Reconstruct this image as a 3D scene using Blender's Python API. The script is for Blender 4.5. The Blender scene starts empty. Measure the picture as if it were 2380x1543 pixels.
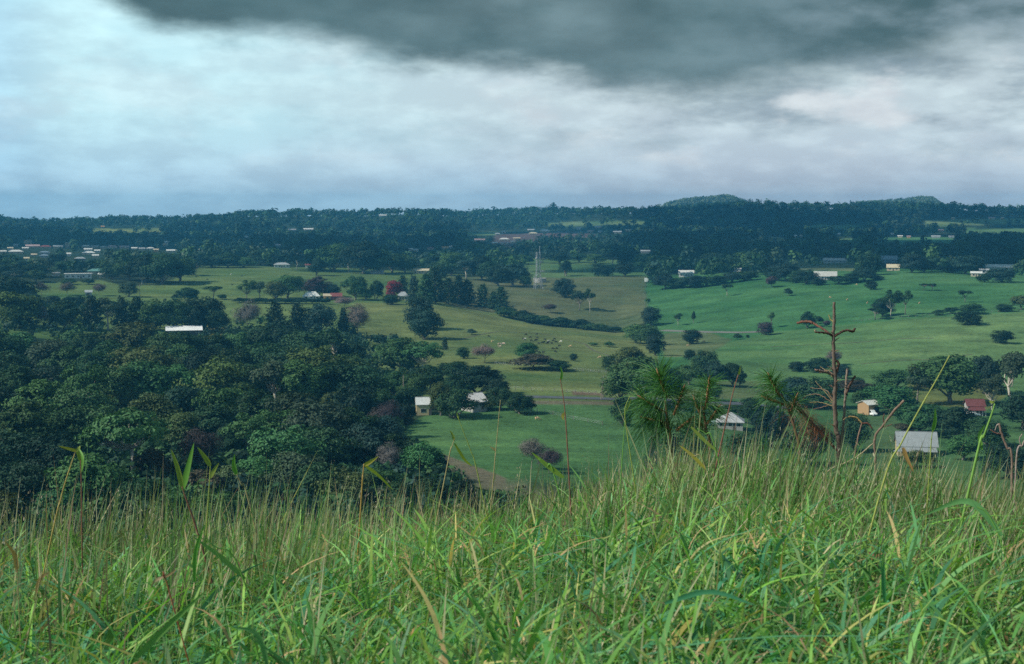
import bpy, math, random
import numpy as np
from mathutils import Vector, Matrix
R = math.radians
C = bpy.context.scene.collection
SC = bpy.context.scene

# ------------------------------------------------------------------ camera, light, sky, exposure
F = 3456.0            # focal length measured in units of a 2380-wide frame
CX, CY, YH = 1190.0, 771.5, 490.0
PITCH = math.atan((CY - YH) / F)
EYE = 100.0
cam_d = bpy.data.cameras.new("camera")
cam_d.sensor_width = 36.0
cam_d.lens = 36.0 * F / 2380.0
cam_d.clip_start = 0.05
cam_d.clip_end = 60000
cam_d.dof.use_dof = True
cam_d.dof.focus_distance = 14.0
cam_d.dof.aperture_fstop = 11.0
cam = bpy.data.objects.new("camera", cam_d)
cam.location = (0, 0, EYE)
cam.rotation_euler = (math.pi / 2 - PITCH, 0, 0)
C.objects.link(cam)
SC.camera = cam

SUN_EL, SUN_AZ = 39.0, -104.0     # azimuth measured from +Y (view direction) towards +X
sun_d = bpy.data.lights.new("sun", 'SUN')
sun_d.energy = 5.0
sun_d.angle = R(0.8)
sun_d.color = (1.0, 0.94, 0.80)
sun = bpy.data.objects.new("sun", sun_d)
sv = Vector((math.sin(R(SUN_AZ)) * math.cos(R(SUN_EL)), math.cos(R(SUN_AZ)) * math.cos(R(SUN_EL)), math.sin(R(SUN_EL))))
sun.rotation_euler = sv.to_track_quat('Z', 'Y').to_euler()
C.objects.link(sun)

SC.view_settings.view_transform = 'Standard'
SC.view_settings.look = 'None'
SC.view_settings.exposure = 0.0
SC.view_settings.gamma = 1.0
SC.cycles.max_bounces = 5
SC.cycles.diffuse_bounces = 2
SC.cycles.glossy_bounces = 2
SC.cycles.transmission_bounces = 3
SC.cycles.volume_bounces = 0
SC.cycles.transparent_max_bounces = 6
SC.cycles.use_denoising = False
SC.cycles.use_adaptive_sampling = False
SC.cycles.sample_clamp_indirect = 4.0
SC.cycles.caustics_reflective = False
SC.cycles.caustics_refractive = False

class NT:
    """small helper for writing node trees"""
    def __init__(s, nt):
        s.nt = nt
        s.n = nt.nodes
        s.l = nt.links
    def new(s, t, **kw):
        n = s.n.new(t)
        for k, v in kw.items():
            setattr(n, k, v)
        return n
    def put(s, sock, v):
        if isinstance(v, bpy.types.NodeSocket):
            s.l.new(v, sock)
        elif v is not None:
            sock.default_value = v
    def math(s, op, a, b=None, c=None, clamp=False):
        n = s.new('ShaderNodeMath', operation=op)
        n.use_clamp = clamp
        s.put(n.inputs[0], a)
        s.put(n.inputs[1], b)
        s.put(n.inputs[2], c)
        return n.outputs[0]
    def mix(s, f, a, b, bt='MIX'):
        n = s.new('ShaderNodeMix', data_type='RGBA', blend_type=bt)
        s.put(n.inputs[0], f)
        s.put(n.inputs[6], a)
        s.put(n.inputs[7], b)
        return n.outputs[2]
    def maprange(s, v, a, b, c=0.0, d=1.0, smooth=True):
        n = s.new('ShaderNodeMapRange')
        if smooth:
            n.interpolation_type = 'SMOOTHSTEP'
        s.put(n.inputs[0], v)
        for i, q in enumerate((a, b, c, d)):
            s.put(n.inputs[i + 1], q)
        return n.outputs[0]
    def noise(s, vec, scale, detail=4.0, rough=0.55, out=0, dist=0.0):
        n = s.new('ShaderNodeTexNoise')
        s.put(n.inputs['Vector'], vec)
        n.inputs['Scale'].default_value = scale
        n.inputs['Detail'].default_value = detail
        n.inputs['Roughness'].default_value = rough
        n.inputs['Distortion'].default_value = dist
        return n.outputs[out]
    def curve(s, v, pts):
        n = s.new('ShaderNodeFloatCurve')
        c = n.mapping.curves[0]
        for i, (x, y) in enumerate(pts):
            if i < 2:
                c.points[i].location = (x, y)
            else:
                c.points.new(x, y)
        n.mapping.update()
        s.put(n.inputs[1], v)
        return n.outputs[0]
    def xyz(s, x, y, z):
        n = s.new('ShaderNodeCombineXYZ')
        s.put(n.inputs[0], x)
        s.put(n.inputs[1], y)
        s.put(n.inputs[2], z)
        return n.outputs[0]

def srgb(r, g, b):
    f = lambda c: (c / 255 / 12.92) if c / 255 < 0.04045 else ((c / 255 + 0.055) / 1.055) ** 2.4
    return (f(r), f(g), f(b), 1.0)

def build_world():
    w = bpy.data.worlds.new("World")
    SC.world = w
    w.use_nodes = True
    t = NT(w.node_tree)
    t.n.clear()
    out = t.new('ShaderNodeOutputWorld')
    bg = t.new('ShaderNodeBackground')
    t.l.new(bg.outputs[0], out.inputs[0])
    sky = t.new('ShaderNodeTexSky', sky_type='NISHITA')
    sky.sun_disc = False
    sky.sun_elevation = R(SUN_EL)
    sky.sun_rotation = R(SUN_AZ)
    sky.air_density = 1.4
    sky.dust_density = 1.5
    STR = 0.10
    bg.inputs[1].default_value = STR
    tc = t.new('ShaderNodeTexCoord')
    sp = t.new('ShaderNodeSeparateXYZ')
    t.l.new(tc.outputs['Generated'], sp.inputs[0])
    x, y, z = sp.outputs
    az = t.math('ARCTAN2', x, y)                       # compass direction
    el = t.math('ARCSINE', z)                          # height above the horizon
    A = t.math('MULTIPLY_ADD', az, 1.32, 0.5)          # 0..1 over the view
    E = t.math('MULTIPLY', el, 6.6)                    # 0..1 over the lowest 8.7 degrees
    # cloud coordinates: clouds are stretched along the horizon
    cv = t.xyz(t.math('MULTIPLY', az, 6.0), t.math('MULTIPLY', el, 14.0), 0.0)
    cv2 = t.xyz(t.math('MULTIPLY', az, 8.0), t.math('MULTIPLY', el, 24.0), 3.0)
    n1 = t.noise(cv, 1.6, 6, 0.55)
    n2 = t.noise(cv2, 1.5, 5, 0.55)
    n3 = t.noise(cv, 0.8, 3, 0.5)
    n4 = t.noise(cv, 4.2, 5, 0.55)
    # ---- bright layer under the dark deck
    lowc = t.mix(t.maprange(A, 0.05, 0.75), srgb(186, 222, 242), srgb(200, 214, 228))
    midc = t.mix(t.maprange(A, 0.1, 0.62), srgb(206, 244, 252), srgb(208, 224, 230))
    base = t.mix(t.maprange(E, 0.05, 0.50), lowc, midc)
    base = t.mix(t.maprange(A, 0.13, 0.04, 0.0, 0.55), base, srgb(150, 196, 230))
    greyc = t.mix(t.maprange(A, 0.2, 0.6), srgb(158, 200, 216), srgb(142, 158, 170))
    gm = t.math('MULTIPLY', t.maprange(n2, 0.42, 0.68), t.maprange(A, 0.0, 0.85, 0.32, 0.95))
    gm = t.math('MULTIPLY', gm, t.maprange(E, 0.12, 0.4))
    base = t.mix(gm, base, greyc)
    # bright billows low over the horizon on the far side
    bm = t.math('MULTIPLY', t.maprange(n1, 0.50, 0.64), t.maprange(A, 0.3, 0.9, 0.2, 0.9))
    bm = t.math('MULTIPLY', bm, t.math('MULTIPLY', t.maprange(E, 0.14, 0.26), t.maprange(E, 0.95, 0.6)))
    base = t.mix(bm, base, srgb(224, 230, 234))
    # grey bands close to the horizon
    hm = t.math('MULTIPLY', t.maprange(E, 0.24, 0.10), t.maprange(n2, 0.35, 0.65, 0.2, 0.75))
    base = t.mix(hm, base, t.mix(t.maprange(A, 0.2, 0.8), srgb(190, 224, 244), srgb(178, 198, 216)))
    mot = t.maprange(t.math('MULTIPLY_ADD', n4, 0.5, t.math('MULTIPLY', n2, 0.5)), 0.38, 0.62, 0.92, 1.18)
    base = t.mix(1.0, base, t.xyz(mot, mot, t.math('MULTIPLY_ADD', mot, 0.85, 0.15)), 'MULTIPLY')
    # ---- dark deck
    edge = t.curve(A, [(0.0, 1.0), (0.12, 0.97), (0.19, 0.80), (0.30, 0.75), (0.34, 0.72), (0.38, 0.67), (0.50, 0.635),
                       (0.55, 0.60), (0.59, 0.545), (0.70, 0.525), (0.76, 0.555), (0.82, 0.60), (0.90, 0.66), (1.0, 0.70)])
    edge = t.math('ADD', edge, t.math('MULTIPLY_ADD', n4, 0.13, -0.065))
    edge = t.math('ADD', edge, t.math('MULTIPLY_ADD', n1, 0.16, -0.105))
    soft = t.maprange(A, 0.60, 0.85, 0.13, 0.24)
    dm = t.maprange(t.math('DIVIDE', t.math('SUBTRACT', E, edge), soft), -0.45, 0.8)
    deep = t.mix(t.maprange(n3, 0.35, 0.65), srgb(84, 112, 118), srgb(114, 138, 144))
    deep = t.mix(t.math('MULTIPLY', t.maprange(A, 0.6, 0.95), t.maprange(n1, 0.35, 0.6)), deep, srgb(140, 160, 170))
    deep = t.mix(t.maprange(n4, 0.4, 0.75, 0.0, 0.35), deep, srgb(66, 98, 104))
    dk = t.maprange(n1, 0.36, 0.64, 0.86, 1.14)
    deep = t.mix(1.0, deep, t.xyz(dk, dk, dk), 'MULTIPLY')
    deck = t.mix(dm, base, deep)
    # ---- open sky and broken cloud higher up and behind the viewer
    up = t.maprange(el, R(12), R(26))
    broken = t.maprange(t.noise(tc.outputs['Generated'], 2.3, 6, 0.6), 0.42, 0.62)
    clear = t.math('MULTIPLY', t.maprange(A, 0.16, 0.04), t.maprange(E, 0.78, 1.05))
    scaled = t.mix(1.0, deck, (1 / STR, 1 / STR, 1 / STR, 1), 'MULTIPLY')
    skyc = t.mix(1.0, sky.outputs[0], (0.8, 0.95, 1.05, 1), 'MULTIPLY')
    upc = t.mix(broken, skyc, (1.1, 1.8, 2.6, 1))
    col = t.mix(up, scaled, upc)
    col = t.mix(t.math('MULTIPLY', clear, 0.5), col, (3.2, 7.6, 9.0, 1))
    t.l.new(col, bg.inputs[0])
build_world()

# ------------------------------------------------------------------ bookkeeping helpers
def tag(o, label=None, cat=None, group=None, kind=None):
    if label: o['label'] = label
    if cat: o['category'] = cat
    if group: o['group'] = group
    if kind: o['kind'] = kind
    return o

def empty(name, loc, rz=0.0, scale=(1, 1, 1)):
    o = bpy.data.objects.new(name, None)
    o.location = loc
    o.rotation_euler = (0, 0, rz)
    o.scale = scale
    o.empty_display_size = 0.2
    C.objects.link(o)
    return o

def link(name, me, parent=None, loc=(0, 0, 0), color=None):
    o = bpy.data.objects.new(name, me)
    o.location = loc
    if color: o.color = (*color[:3], 1)
    C.objects.link(o)
    if parent: o.parent = parent
    return o

def mesh(name, verts, faces, mats=(), col=None, smooth=False, uni=None):
    """verts (N,3); faces: (M,k) array or list of lists; col: (N,3) colours on points"""
    me = bpy.data.meshes.new(name)
    v = np.asarray(verts, dtype=np.float32)
    me.vertices.add(len(v))
    me.vertices.foreach_set('co', v.ravel())
    if isinstance(faces, np.ndarray):
        k = faces.shape[1]
        n = len(faces)
        loops = faces.ravel().astype(np.int32)
        starts = np.arange(0, n * k, k, dtype=np.int32)
    else:
        n = len(faces)
        loops = np.array([i for f in faces for i in f], dtype=np.int32)
        ln = np.array([len(f) for f in faces], dtype=np.int32)
        starts = np.concatenate([[0], np.cumsum(ln)[:-1]]).astype(np.int32) if n else np.zeros(0, np.int32)
    me.loops.add(len(loops))
    me.loops.foreach_set('vertex_index', loops)
    me.polygons.add(n)
    me.polygons.foreach_set('loop_start', starts)
    me.polygons.foreach_set('use_smooth', np.full(n, bool(smooth)))
    me.update(calc_edges=True)
    if col is not None:
        a = me.color_attributes.new('tint', 'FLOAT_COLOR', 'POINT')
        c = np.ones((len(v), 4), dtype=np.float32)
        c[:, :3] = col
        a.data.foreach_set('color', c.ravel())
    for m in mats: me.materials.append(m)
    return me

class Geo:
    """collects pieces into ONE mesh"""
    def __init__(s): s.v, s.f, s.c, s.n = [], [], [], 0
    def add(s, v, f, c=None):
        v = np.asarray(v, dtype=np.float64)
        s.v.append(v)
        s.f.extend([[int(i) + s.n for i in q] for q in f])
        if c is not None: s.c.append(np.broadcast_to(np.asarray(c, dtype=np.float64), (len(v), 3)))
        s.n += len(v)
    def box(s, x0, x1, y0, y1, z0, z1, c=None):
        v = [(x, y, z) for z in (z0, z1) for y in (y0, y1) for x in (x0, x1)]
        s.add(v, [(0, 2, 3, 1), (4, 5, 7, 6), (0, 1, 5, 4), (2, 6, 7, 3), (0, 4, 6, 2), (1, 3, 7, 5)], c)
    def tube(s, pts, rad, k=6, c=None, cap=True):
        pts = [Vector(p) for p in pts]
        n = len(pts)
        vs, fs = [], []
        ref = Vector((0.3, 0.9, 0.2)).normalized()
        for i, p in enumerate(pts):
            d = (pts[min(i + 1, n - 1)] - pts[max(i - 1, 0)]).normalized()
            u = d.cross(ref)
            if u.length < 1e-3: u = d.cross(Vector((1, 0, 0)))
            u.normalize()
            w = d.cross(u)
            r = rad[i] if hasattr(rad, '__len__') else rad
            for j in range(k):
                a = 2 * math.pi * j / k
                vs.append(p + (u * math.cos(a) + w * math.sin(a)) * r)
        for i in range(n - 1):
            for j in range(k):
                fs.append((i * k + j, i * k + (j + 1) % k, (i + 1) * k + (j + 1) % k, (i + 1) * k + j))
        if cap:
            fs.append(tuple(range(k - 1, -1, -1)))
            fs.append(tuple(range((n - 1) * k, n * k)))
        s.add([tuple(v) for v in vs], fs, c)
    def build(s, name, mats, smooth=False):
        v = np.concatenate(s.v) if s.v else np.zeros((0, 3))
        c = np.concatenate(s.c) if s.c else None
        return mesh(name, v, s.f, mats, c, smooth)

# ------------------------------------------------------------------ materials
def mat(name):
    m = bpy.data.materials.new(name)
    m.use_nodes = True
    t = NT(m.node_tree)
    b = t.n['Principled BSDF']
    return m, t, b

def mat_plain(name, col, rough=0.7, var=0.18, scale=3.0, spec=0.3, metal=0.0):
    m, t, b = mat(name)
    tc = t.new('ShaderNodeTexCoord')
    n = t.noise(tc.outputs['Object'], scale, 5, 0.6)
    k = t.maprange(n, 0.25, 0.75, 1 - var, 1 + var, False)
    c = t.mix(1.0, (*col[:3], 1), t.xyz(k, k, k), 'MULTIPLY')
    t.l.new(c, b.inputs['Base Color'])
    b.inputs['Roughness'].default_value = rough
    b.inputs['Specular IOR Level'].default_value = spec
    b.inputs['Metallic'].default_value = metal
    return m

def mat_object_colour(name, rough=0.6, var=0.15, scale=1.2, ribs=0.0):
    """paint or sheet metal whose colour is the object's own colour"""
    m, t, b = mat(name)
    oi = t.new('ShaderNodeObjectInfo')
    tc = t.new('ShaderNodeTexCoord')
    n = t.noise(tc.outputs['Object'], scale, 5, 0.65)
    k = t.maprange(n, 0.25, 0.75, 1 - var, 1 + var, False)
    c = t.mix(1.0, oi.outputs['Color'], t.xyz(k, k, k), 'MULTIPLY')
    t.l.new(c, b.inputs['Base Color'])
    b.inputs['Roughness'].default_value = rough
    b.inputs['Specular IOR Level'].default_value = 0.35
    if ribs:
        wv = t.new('ShaderNodeTexWave', wave_type='BANDS', bands_direction='X')
        t.l.new(tc.outputs['Object'], wv.inputs['Vector'])
        wv.inputs['Scale'].default_value = ribs
        bp = t.new('ShaderNodeBump')
        bp.inputs['Strength'].default_value = 0.5
        bp.inputs['Distance'].default_value = 0.05
        t.l.new(wv.outputs['Fac'], bp.inputs['Height'])
        t.l.new(bp.outputs[0], b.inputs['Normal'])
    return m

def mat_leaf(name, transl=0.13, attr=False, island=0.28, rough=0.55, spec=0.25):
    m, t, b = mat(name)
    oi = t.new('ShaderNodeObjectInfo')
    g = t.new('ShaderNodeNewGeometry')
    k = t.maprange(g.outputs['Random Per Island'], 0, 1, 1 - island, 1 + island, False)
    if attr:
        a = t.new('ShaderNodeAttribute')
        a.attribute_name = 'tint'
        base = a.outputs['Color']
    else:
        base = oi.outputs['Color']
    c = t.mix(1.0, base, t.xyz(k, k, k), 'MULTIPLY')
    t.l.new(c, b.inputs['Base Color'])
    b.inputs['Roughness'].default_value = rough
    b.inputs['Specular IOR Level'].default_value = spec
    tr = t.new('ShaderNodeBsdfTranslucent')
    t.l.new(t.mix(1.0, c, (1.1, 1.25, 0.55, 1), 'MULTIPLY'), tr.inputs['Color'])
    mx = t.new('ShaderNodeMixShader')
    mx.inputs[0].default_value = transl
    t.l.new(b.outputs[0], mx.inputs[1])
    t.l.new(tr.outputs[0], mx.inputs[2])
    t.l.new(mx.outputs[0], t.n['Material Output'].inputs[0])
    return m

M_LEAF = mat_leaf('leaf', island=0.20, spec=0.12)
M_FAR = mat_leaf('far_leaf', 0.10, True, island=0.10, spec=0.1)
M_BARK = mat_object_colour('bark', 0.85, 0.3, 6.0)
M_TWIG = mat_object_colour('twig', 0.9, 0.25, 1.0)
M_WALL = mat_object_colour('painted_wall', 0.7, 0.08, 0.8)
M_ROOF = mat_object_colour('sheet_roof', 0.45, 0.16, 0.5, ribs=2.2)
M_GLASS = mat_plain('window_glass', (0.02, 0.025, 0.03), 0.12, 0.1, 1, 0.5)
M_BAY_SHADE = mat_plain('bay_shade', (0.012, 0.012, 0.014), 0.8)  # near black standing for the shade inside the shed's open bay
M_WOOD = mat_plain('weathered_timber', (0.22, 0.19, 0.15), 0.85, 0.3, 8)
M_STEEL = mat_plain('galvanised_steel', (0.36, 0.38, 0.40), 0.5, 0.12, 2, 0.5, 0.2)
M_CONC = mat_plain('concrete', (0.42, 0.40, 0.37), 0.85, 0.2, 0.6)
M_ASPH = mat_plain('asphalt', (0.075, 0.085, 0.10), 0.9, 0.25, 0.3)
M_GRAVEL = mat_plain('gravel_track', (0.17, 0.165, 0.15), 0.95, 0.3, 0.15)
M_HIDE = mat_object_colour('hide', 0.8, 0.2, 3.0)
M_CAR = mat_object_colour('car_paint', 0.3, 0.03, 1.0)
M_RUBBER = mat_plain('rubber', (0.015, 0.015, 0.016), 0.8)

# ------------------------------------------------------------------ terrain
def pix_dir(x, y):
    r, u = (x - CX) / F, -(y - CY) / F
    cp, s_ = math.cos(PITCH), math.sin(PITCH)
    return np.array([r, cp + u * s_, -s_ + u * cp])

def pix_tan(x, y):
    d = pix_dir(x, y)
    return d[2] / math.hypot(d[0], d[1])

def pix_az(x, y):
    d = pix_dir(x, y)
    return math.atan2(d[0], d[1])

XS0 = [-200, 0, 300, 600, 900, 1200, 1500, 1800, 2100, 2380, 2600]
ROWS_Z = [  # distance, heights at XS0 for the near hill and the slope under it
    (0.3, [-1.20] * 11), (2.0, [-1.27] * 5 + [-1.24] * 6),
    (4.0, [-1.58, -1.58, -1.57, -1.58, -1.54, -1.48, -1.42, -1.40, -1.40, -1.44, -1.45]),
    (6.0, [-1.80, -1.80, -1.81, -1.83, -1.81, -1.73, -1.64, -1.60, -1.62, -1.70, -1.72]),
    (8.0, [-2.19, -2.19, -2.21, -2.22, -2.20, -2.08, -1.92, -1.83, -1.86, -1.97, -2.00]),
    (10.0, [-2.95, -2.95, -2.97, -3.05, -2.92, -2.72, -2.42, -2.28, -2.34, -2.50, -2.55]),
    (13.0, [-4.6] * 5 + [-4.3, -4.0, -3.9, -4.0, -4.1, -4.1]),
    (25.0, [-11.5] * 11), (60, [-27] * 11), (110, [-41] * 11), (160, [-47] * 11),
    (220, [-52.5] * 5 + [-52, -52, -54, -55, -55, -55]), (280, [-57] * 5 + [-56.5, -57, -60, -61, -61, -61]),
]
ROWS_Y = [
    (340, XS0, [1100, 1100, 1100, 1100, 1100, 1100, 1110, 1140, 1150, 1150, 1150]),
    (430, XS0, [990, 990, 995, 1000, 1005, 1005, 1010, 1040, 1053, 1050, 1050]),
    (490, XS0, [935, 935, 940, 940, 940, 932, 935, 980, 990, 990, 990]),
    (540, XS0, [900, 900, 905, 905, 905, 893, 900, 940, 945, 950, 950]),
    (620, XS0, [850, 850, 850, 855, 860, 858, 865, 890, 890, 890, 890]),
    (700, XS0, [810, 810, 810, 812, 818, 815, 830, 845, 842, 850, 850]),
    (800, [-200, 0, 300, 600, 900, 1000, 1100, 1200, 1300, 1440, 1500, 1800, 2100, 2380, 2600],
          [765, 765, 770, 772, 776, 774, 774, 778, 788, 800, 802, 795, 790, 800, 800]),
    (880, [-200, 0, 300, 600, 900, 1000, 1100, 1200, 1300, 1440, 1500, 1800, 2100, 2380, 2600],
          [735, 735, 740, 740, 740, 739, 741, 750, 762, 778, 784, 768, 750, 752, 752]),
    (940, [-200, 0, 300, 600, 900, 1000, 1100, 1200, 1300, 1440, 1500, 1800, 2100, 2380, 2600],
          [718, 718, 720, 718, 715, 716, 724, 743, 757, 773, 768, 742, 725, 732, 732]),
    (1000, [-200, 0, 300, 600, 900, 1000, 1100, 1200, 1300, 1440, 1500, 1800, 2100, 2380, 2600],
          [700, 700, 696, 696, 698, 702, 722, 747, 757, 764, 745, 714, 700, 705, 705]),
    (1060, [-200, 0, 300, 600, 900, 1000, 1100, 1200, 1300, 1440, 1500, 1800, 2100, 2380, 2600],
          [680, 680, 675, 685, 690, 695, 710, 725, 734, 735, 720, 690, 675, 675, 675]),
    (1150, XS0, [655, 655, 655, 662, 668, 687, 690, 657, 650, 650, 650]),
    (1260, XS0, [640, 640, 640, 640, 648, 658, 655, 640, 632, 638, 638]),
    (1400, XS0, [622, 622, 625, 622, 630, 635, 635, 625, 618, 620, 620]),
    (1700, XS0, [597, 597, 597, 600, 605, 603, 605, 600, 597, 597, 597]),
    (2200, XS0, [572, 572, 572, 575, 578, 570, 575, 570, 570, 565, 565]),
    (2800, XS0, [550, 550, 548, 550, 548, 545, 540, 545, 545, 540, 540]),
    (3500, [-200, 0, 100, 300, 420, 560, 700, 830, 900, 1080, 1200, 1400, 1500, 1600, 1740, 1850, 2000, 2200, 2330, 2600],
           [522, 518, 526, 516, 519, 504, 502, 504, 498, 504, 498, 496, 496, 491, 481, 486, 486, 485, 495, 492]),
    (4100, [-200, 2600], [536, 536]),
    (4900, [-200, 1480, 1538, 1545, 1600, 1690, 1710, 1740, 1800, 1900, 1970, 2000, 2060, 2110, 2140, 2168, 2190, 2260, 2600],
           [520, 520, 505, 477, 468, 460, 466, 476, 492, 505, 490, 476, 473, 468, 465, 466, 482, 510, 520]),
    (5600, [-200, 2600], [530, 530]), (7000, [-200, 2600], [535, 535]),
]
RDS = [r[0] for r in ROWS_Z] + [r[0] for r in ROWS_Y]
AZ_F = np.arctan((np.linspace(-260, 2640, 640) - CX) / F)
AZ = np.concatenate([np.linspace(-math.pi, AZ_F[0] - 0.03, 26), AZ_F, np.linspace(AZ_F[-1] + 0.03, math.pi, 26)])
DD = np.concatenate([np.geomspace(0.35, 20, 110), np.geomspace(20, 330, 70)[1:], np.geomspace(330, 2300, 420)[1:], np.geomspace(2300, 5700, 96)[1:]])

def pchip(x, y, xi):
    """monotone cubic along axis 0 of y"""
    h = np.diff(x)
    dl = np.diff(y, axis=0) / h[:, None]
    d = np.zeros_like(y)
    w1 = (2 * h[1:] + h[:-1])[:, None]
    w2 = (h[1:] + 2 * h[:-1])[:, None]
    with np.errstate(divide='ignore', invalid='ignore'):
        hm = (w1 + w2) / (w1 / dl[:-1] + w2 / dl[1:])
    d[1:-1] = np.where(dl[:-1] * dl[1:] > 0, hm, 0)
    d[0], d[-1] = dl[0], dl[-1]
    i = np.clip(np.searchsorted(x, xi) - 1, 0, len(x) - 2)
    t_ = ((xi - x[i]) / h[i])[:, None]
    hh = h[i][:, None]
    return ((1 + 2 * t_) * (1 - t_) ** 2 * y[i] + t_ * (1 - t_) ** 2 * hh * d[i] + t_ * t_ * (3 - 2 * t_) * y[i + 1] + t_ * t_ * (t_ - 1) * hh * d[i + 1])

def fbm2(x, y, seed, octs=4):
    """cheap smooth value noise"""
    rs = np.random.RandomState(seed)
    tab = rs.rand(64, 64)
    out = np.zeros_like(x)
    amp, s = 1.0, 1.0
    for o in range(octs):
        xx, yy = x * s + 7.3 * o, y * s + 3.1 * o
        xi, yi = np.floor(xx).astype(int), np.floor(yy).astype(int)
        fx, fy = xx - xi, yy - yi
        fx, fy = fx * fx * (3 - 2 * fx), fy * fy * (3 - 2 * fy)
        g = lambda a, b: tab[a % 64, b % 64]
        out += amp * ((g(xi, yi) * (1 - fx) + g(xi + 1, yi) * fx) * (1 - fy) + (g(xi, yi + 1) * (1 - fx) + g(xi + 1, yi + 1) * fx) * fy - 0.5)
        amp *= 0.5
        s *= 2.0
    return out

def terrain_grid():
    K = np.zeros((len(RDS), len(AZ)))
    k = 0
    for d, zs in ROWS_Z:
        K[k] = np.interp(AZ, [math.atan((x - CX) / F) for x in XS0], zs)
        k += 1
    for d, xs, ys in ROWS_Y:
        if d < 2000:
            K[k] = np.interp(AZ, [pix_az(x, y) for x, y in zip(xs, ys)], [pix_tan(x, y) * d for x, y in zip(xs, ys)])
        else:
            K[k] = np.interp(AZ, [pix_az(x, y) for x, y in zip(xs, ys)], [pix_tan(x, y) * d for x, y in zip(xs, ys)])
        # soften the kinks between columns
        w = 15 if d < 3000 else 3
        if d > 100:
            kern = np.hanning(w + 2)[1:-1]
            kern /= kern.sum()
            K[k] = np.convolve(np.pad(K[k], w // 2, mode='edge'), kern, 'valid')
        k += 1
    Z = pchip(np.log(np.array(RDS)), K, np.log(DD))
    X = DD[:, None] * np.sin(AZ)[None, :]
    Y = DD[:, None] * np.cos(AZ)[None, :]
    dd = DD[:, None]
    amp = np.where(dd < 14, 0.07, np.clip(dd / 700.0, 0.1, 0.7))
    sc = np.where(dd < 14, 1.1, 1 / 60.0)
    Z = Z + amp * fbm2(X * sc, Y * sc, 5)
    Z = Z + np.clip((dd - 480) / 160, 0, 1) * np.clip((1500 - dd) / 300, 0, 1) * 8.0 * fbm2(X / 165, Y / 200, 9, 2)
    return X, Y, Z
GX, GY, GZ = terrain_grid()

def H(az, d):
    """ground height (relative to the eye) for azimuths and distances (arrays)"""
    az, d = np.atleast_1d(az).astype(float), np.atleast_1d(d).astype(float)
    i = np.clip(np.searchsorted(AZ, az) - 1, 0, len(AZ) - 2)
    j = np.clip(np.searchsorted(DD, d) - 1, 0, len(DD) - 2)
    fa = np.clip((az - AZ[i]) / (AZ[i + 1] - AZ[i]), 0, 1)
    fd = np.clip((d - DD[j]) / (DD[j + 1] - DD[j]), 0, 1)
    return ((GZ[j, i] * (1 - fa) + GZ[j, i + 1] * fa) * (1 - fd) + (GZ[j + 1, i] * (1 - fa) + GZ[j + 1, i + 1] * fa) * fd)

SCAN = np.geomspace(120, 5600, 2400)
def at(x, y, dmin=150.0, lift=None):
    """first ground point met beyond dmin along a sight line; lift(d) raises the ground (for tops of trees)"""
    az, tn = pix_az(x, y), pix_tan(x, y)
    s = SCAN[SCAN >= dmin]
    h = H(np.full(len(s), az), s)
    if lift is not None: h = h + lift(s)
    ok = h >= tn * s
    d = s[int(np.argmax(ok))] if ok.any() else s[-1]
    return ground(az, d), d
def ground(az, d):
    return Vector((d * math.sin(az), d * math.cos(az), EYE + float(H(az, d)[0])))
def near_pt(x, y, d):
    """point at horizontal distance d seen in the direction (x, y)"""
    v = pix_dir(x, y)
    k = d / math.hypot(v[0], v[1])
    return Vector((v[0] * k, v[1] * k, EYE + v[2] * k))

def project(X, Y, Z):
    """frame position of world points (arrays)"""
    cp, s_ = math.cos(PITCH), math.sin(PITCH)
    zc = Y * cp - (Z) * s_
    uc = Y * s_ + (Z) * cp
    zc = np.where(zc > 0.01, zc, 0.01)
    return CX + F * X / zc, CY - F * uc / zc

def inpoly(px, py, poly):
    r = np.zeros(px.shape, bool)
    n = len(poly)
    for i in range(n):
        x1, y1 = poly[i]
        x2, y2 = poly[(i + 1) % n]
        c = ((y1 > py) != (y2 > py))
        with np.errstate(divide='ignore', invalid='ignore'):
            xx = (x2 - x1) * (py - y1) / ((y2 - y1) if y2 != y1 else 1e-9) + x1
        r ^= c & (px < xx)
    return r

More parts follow.
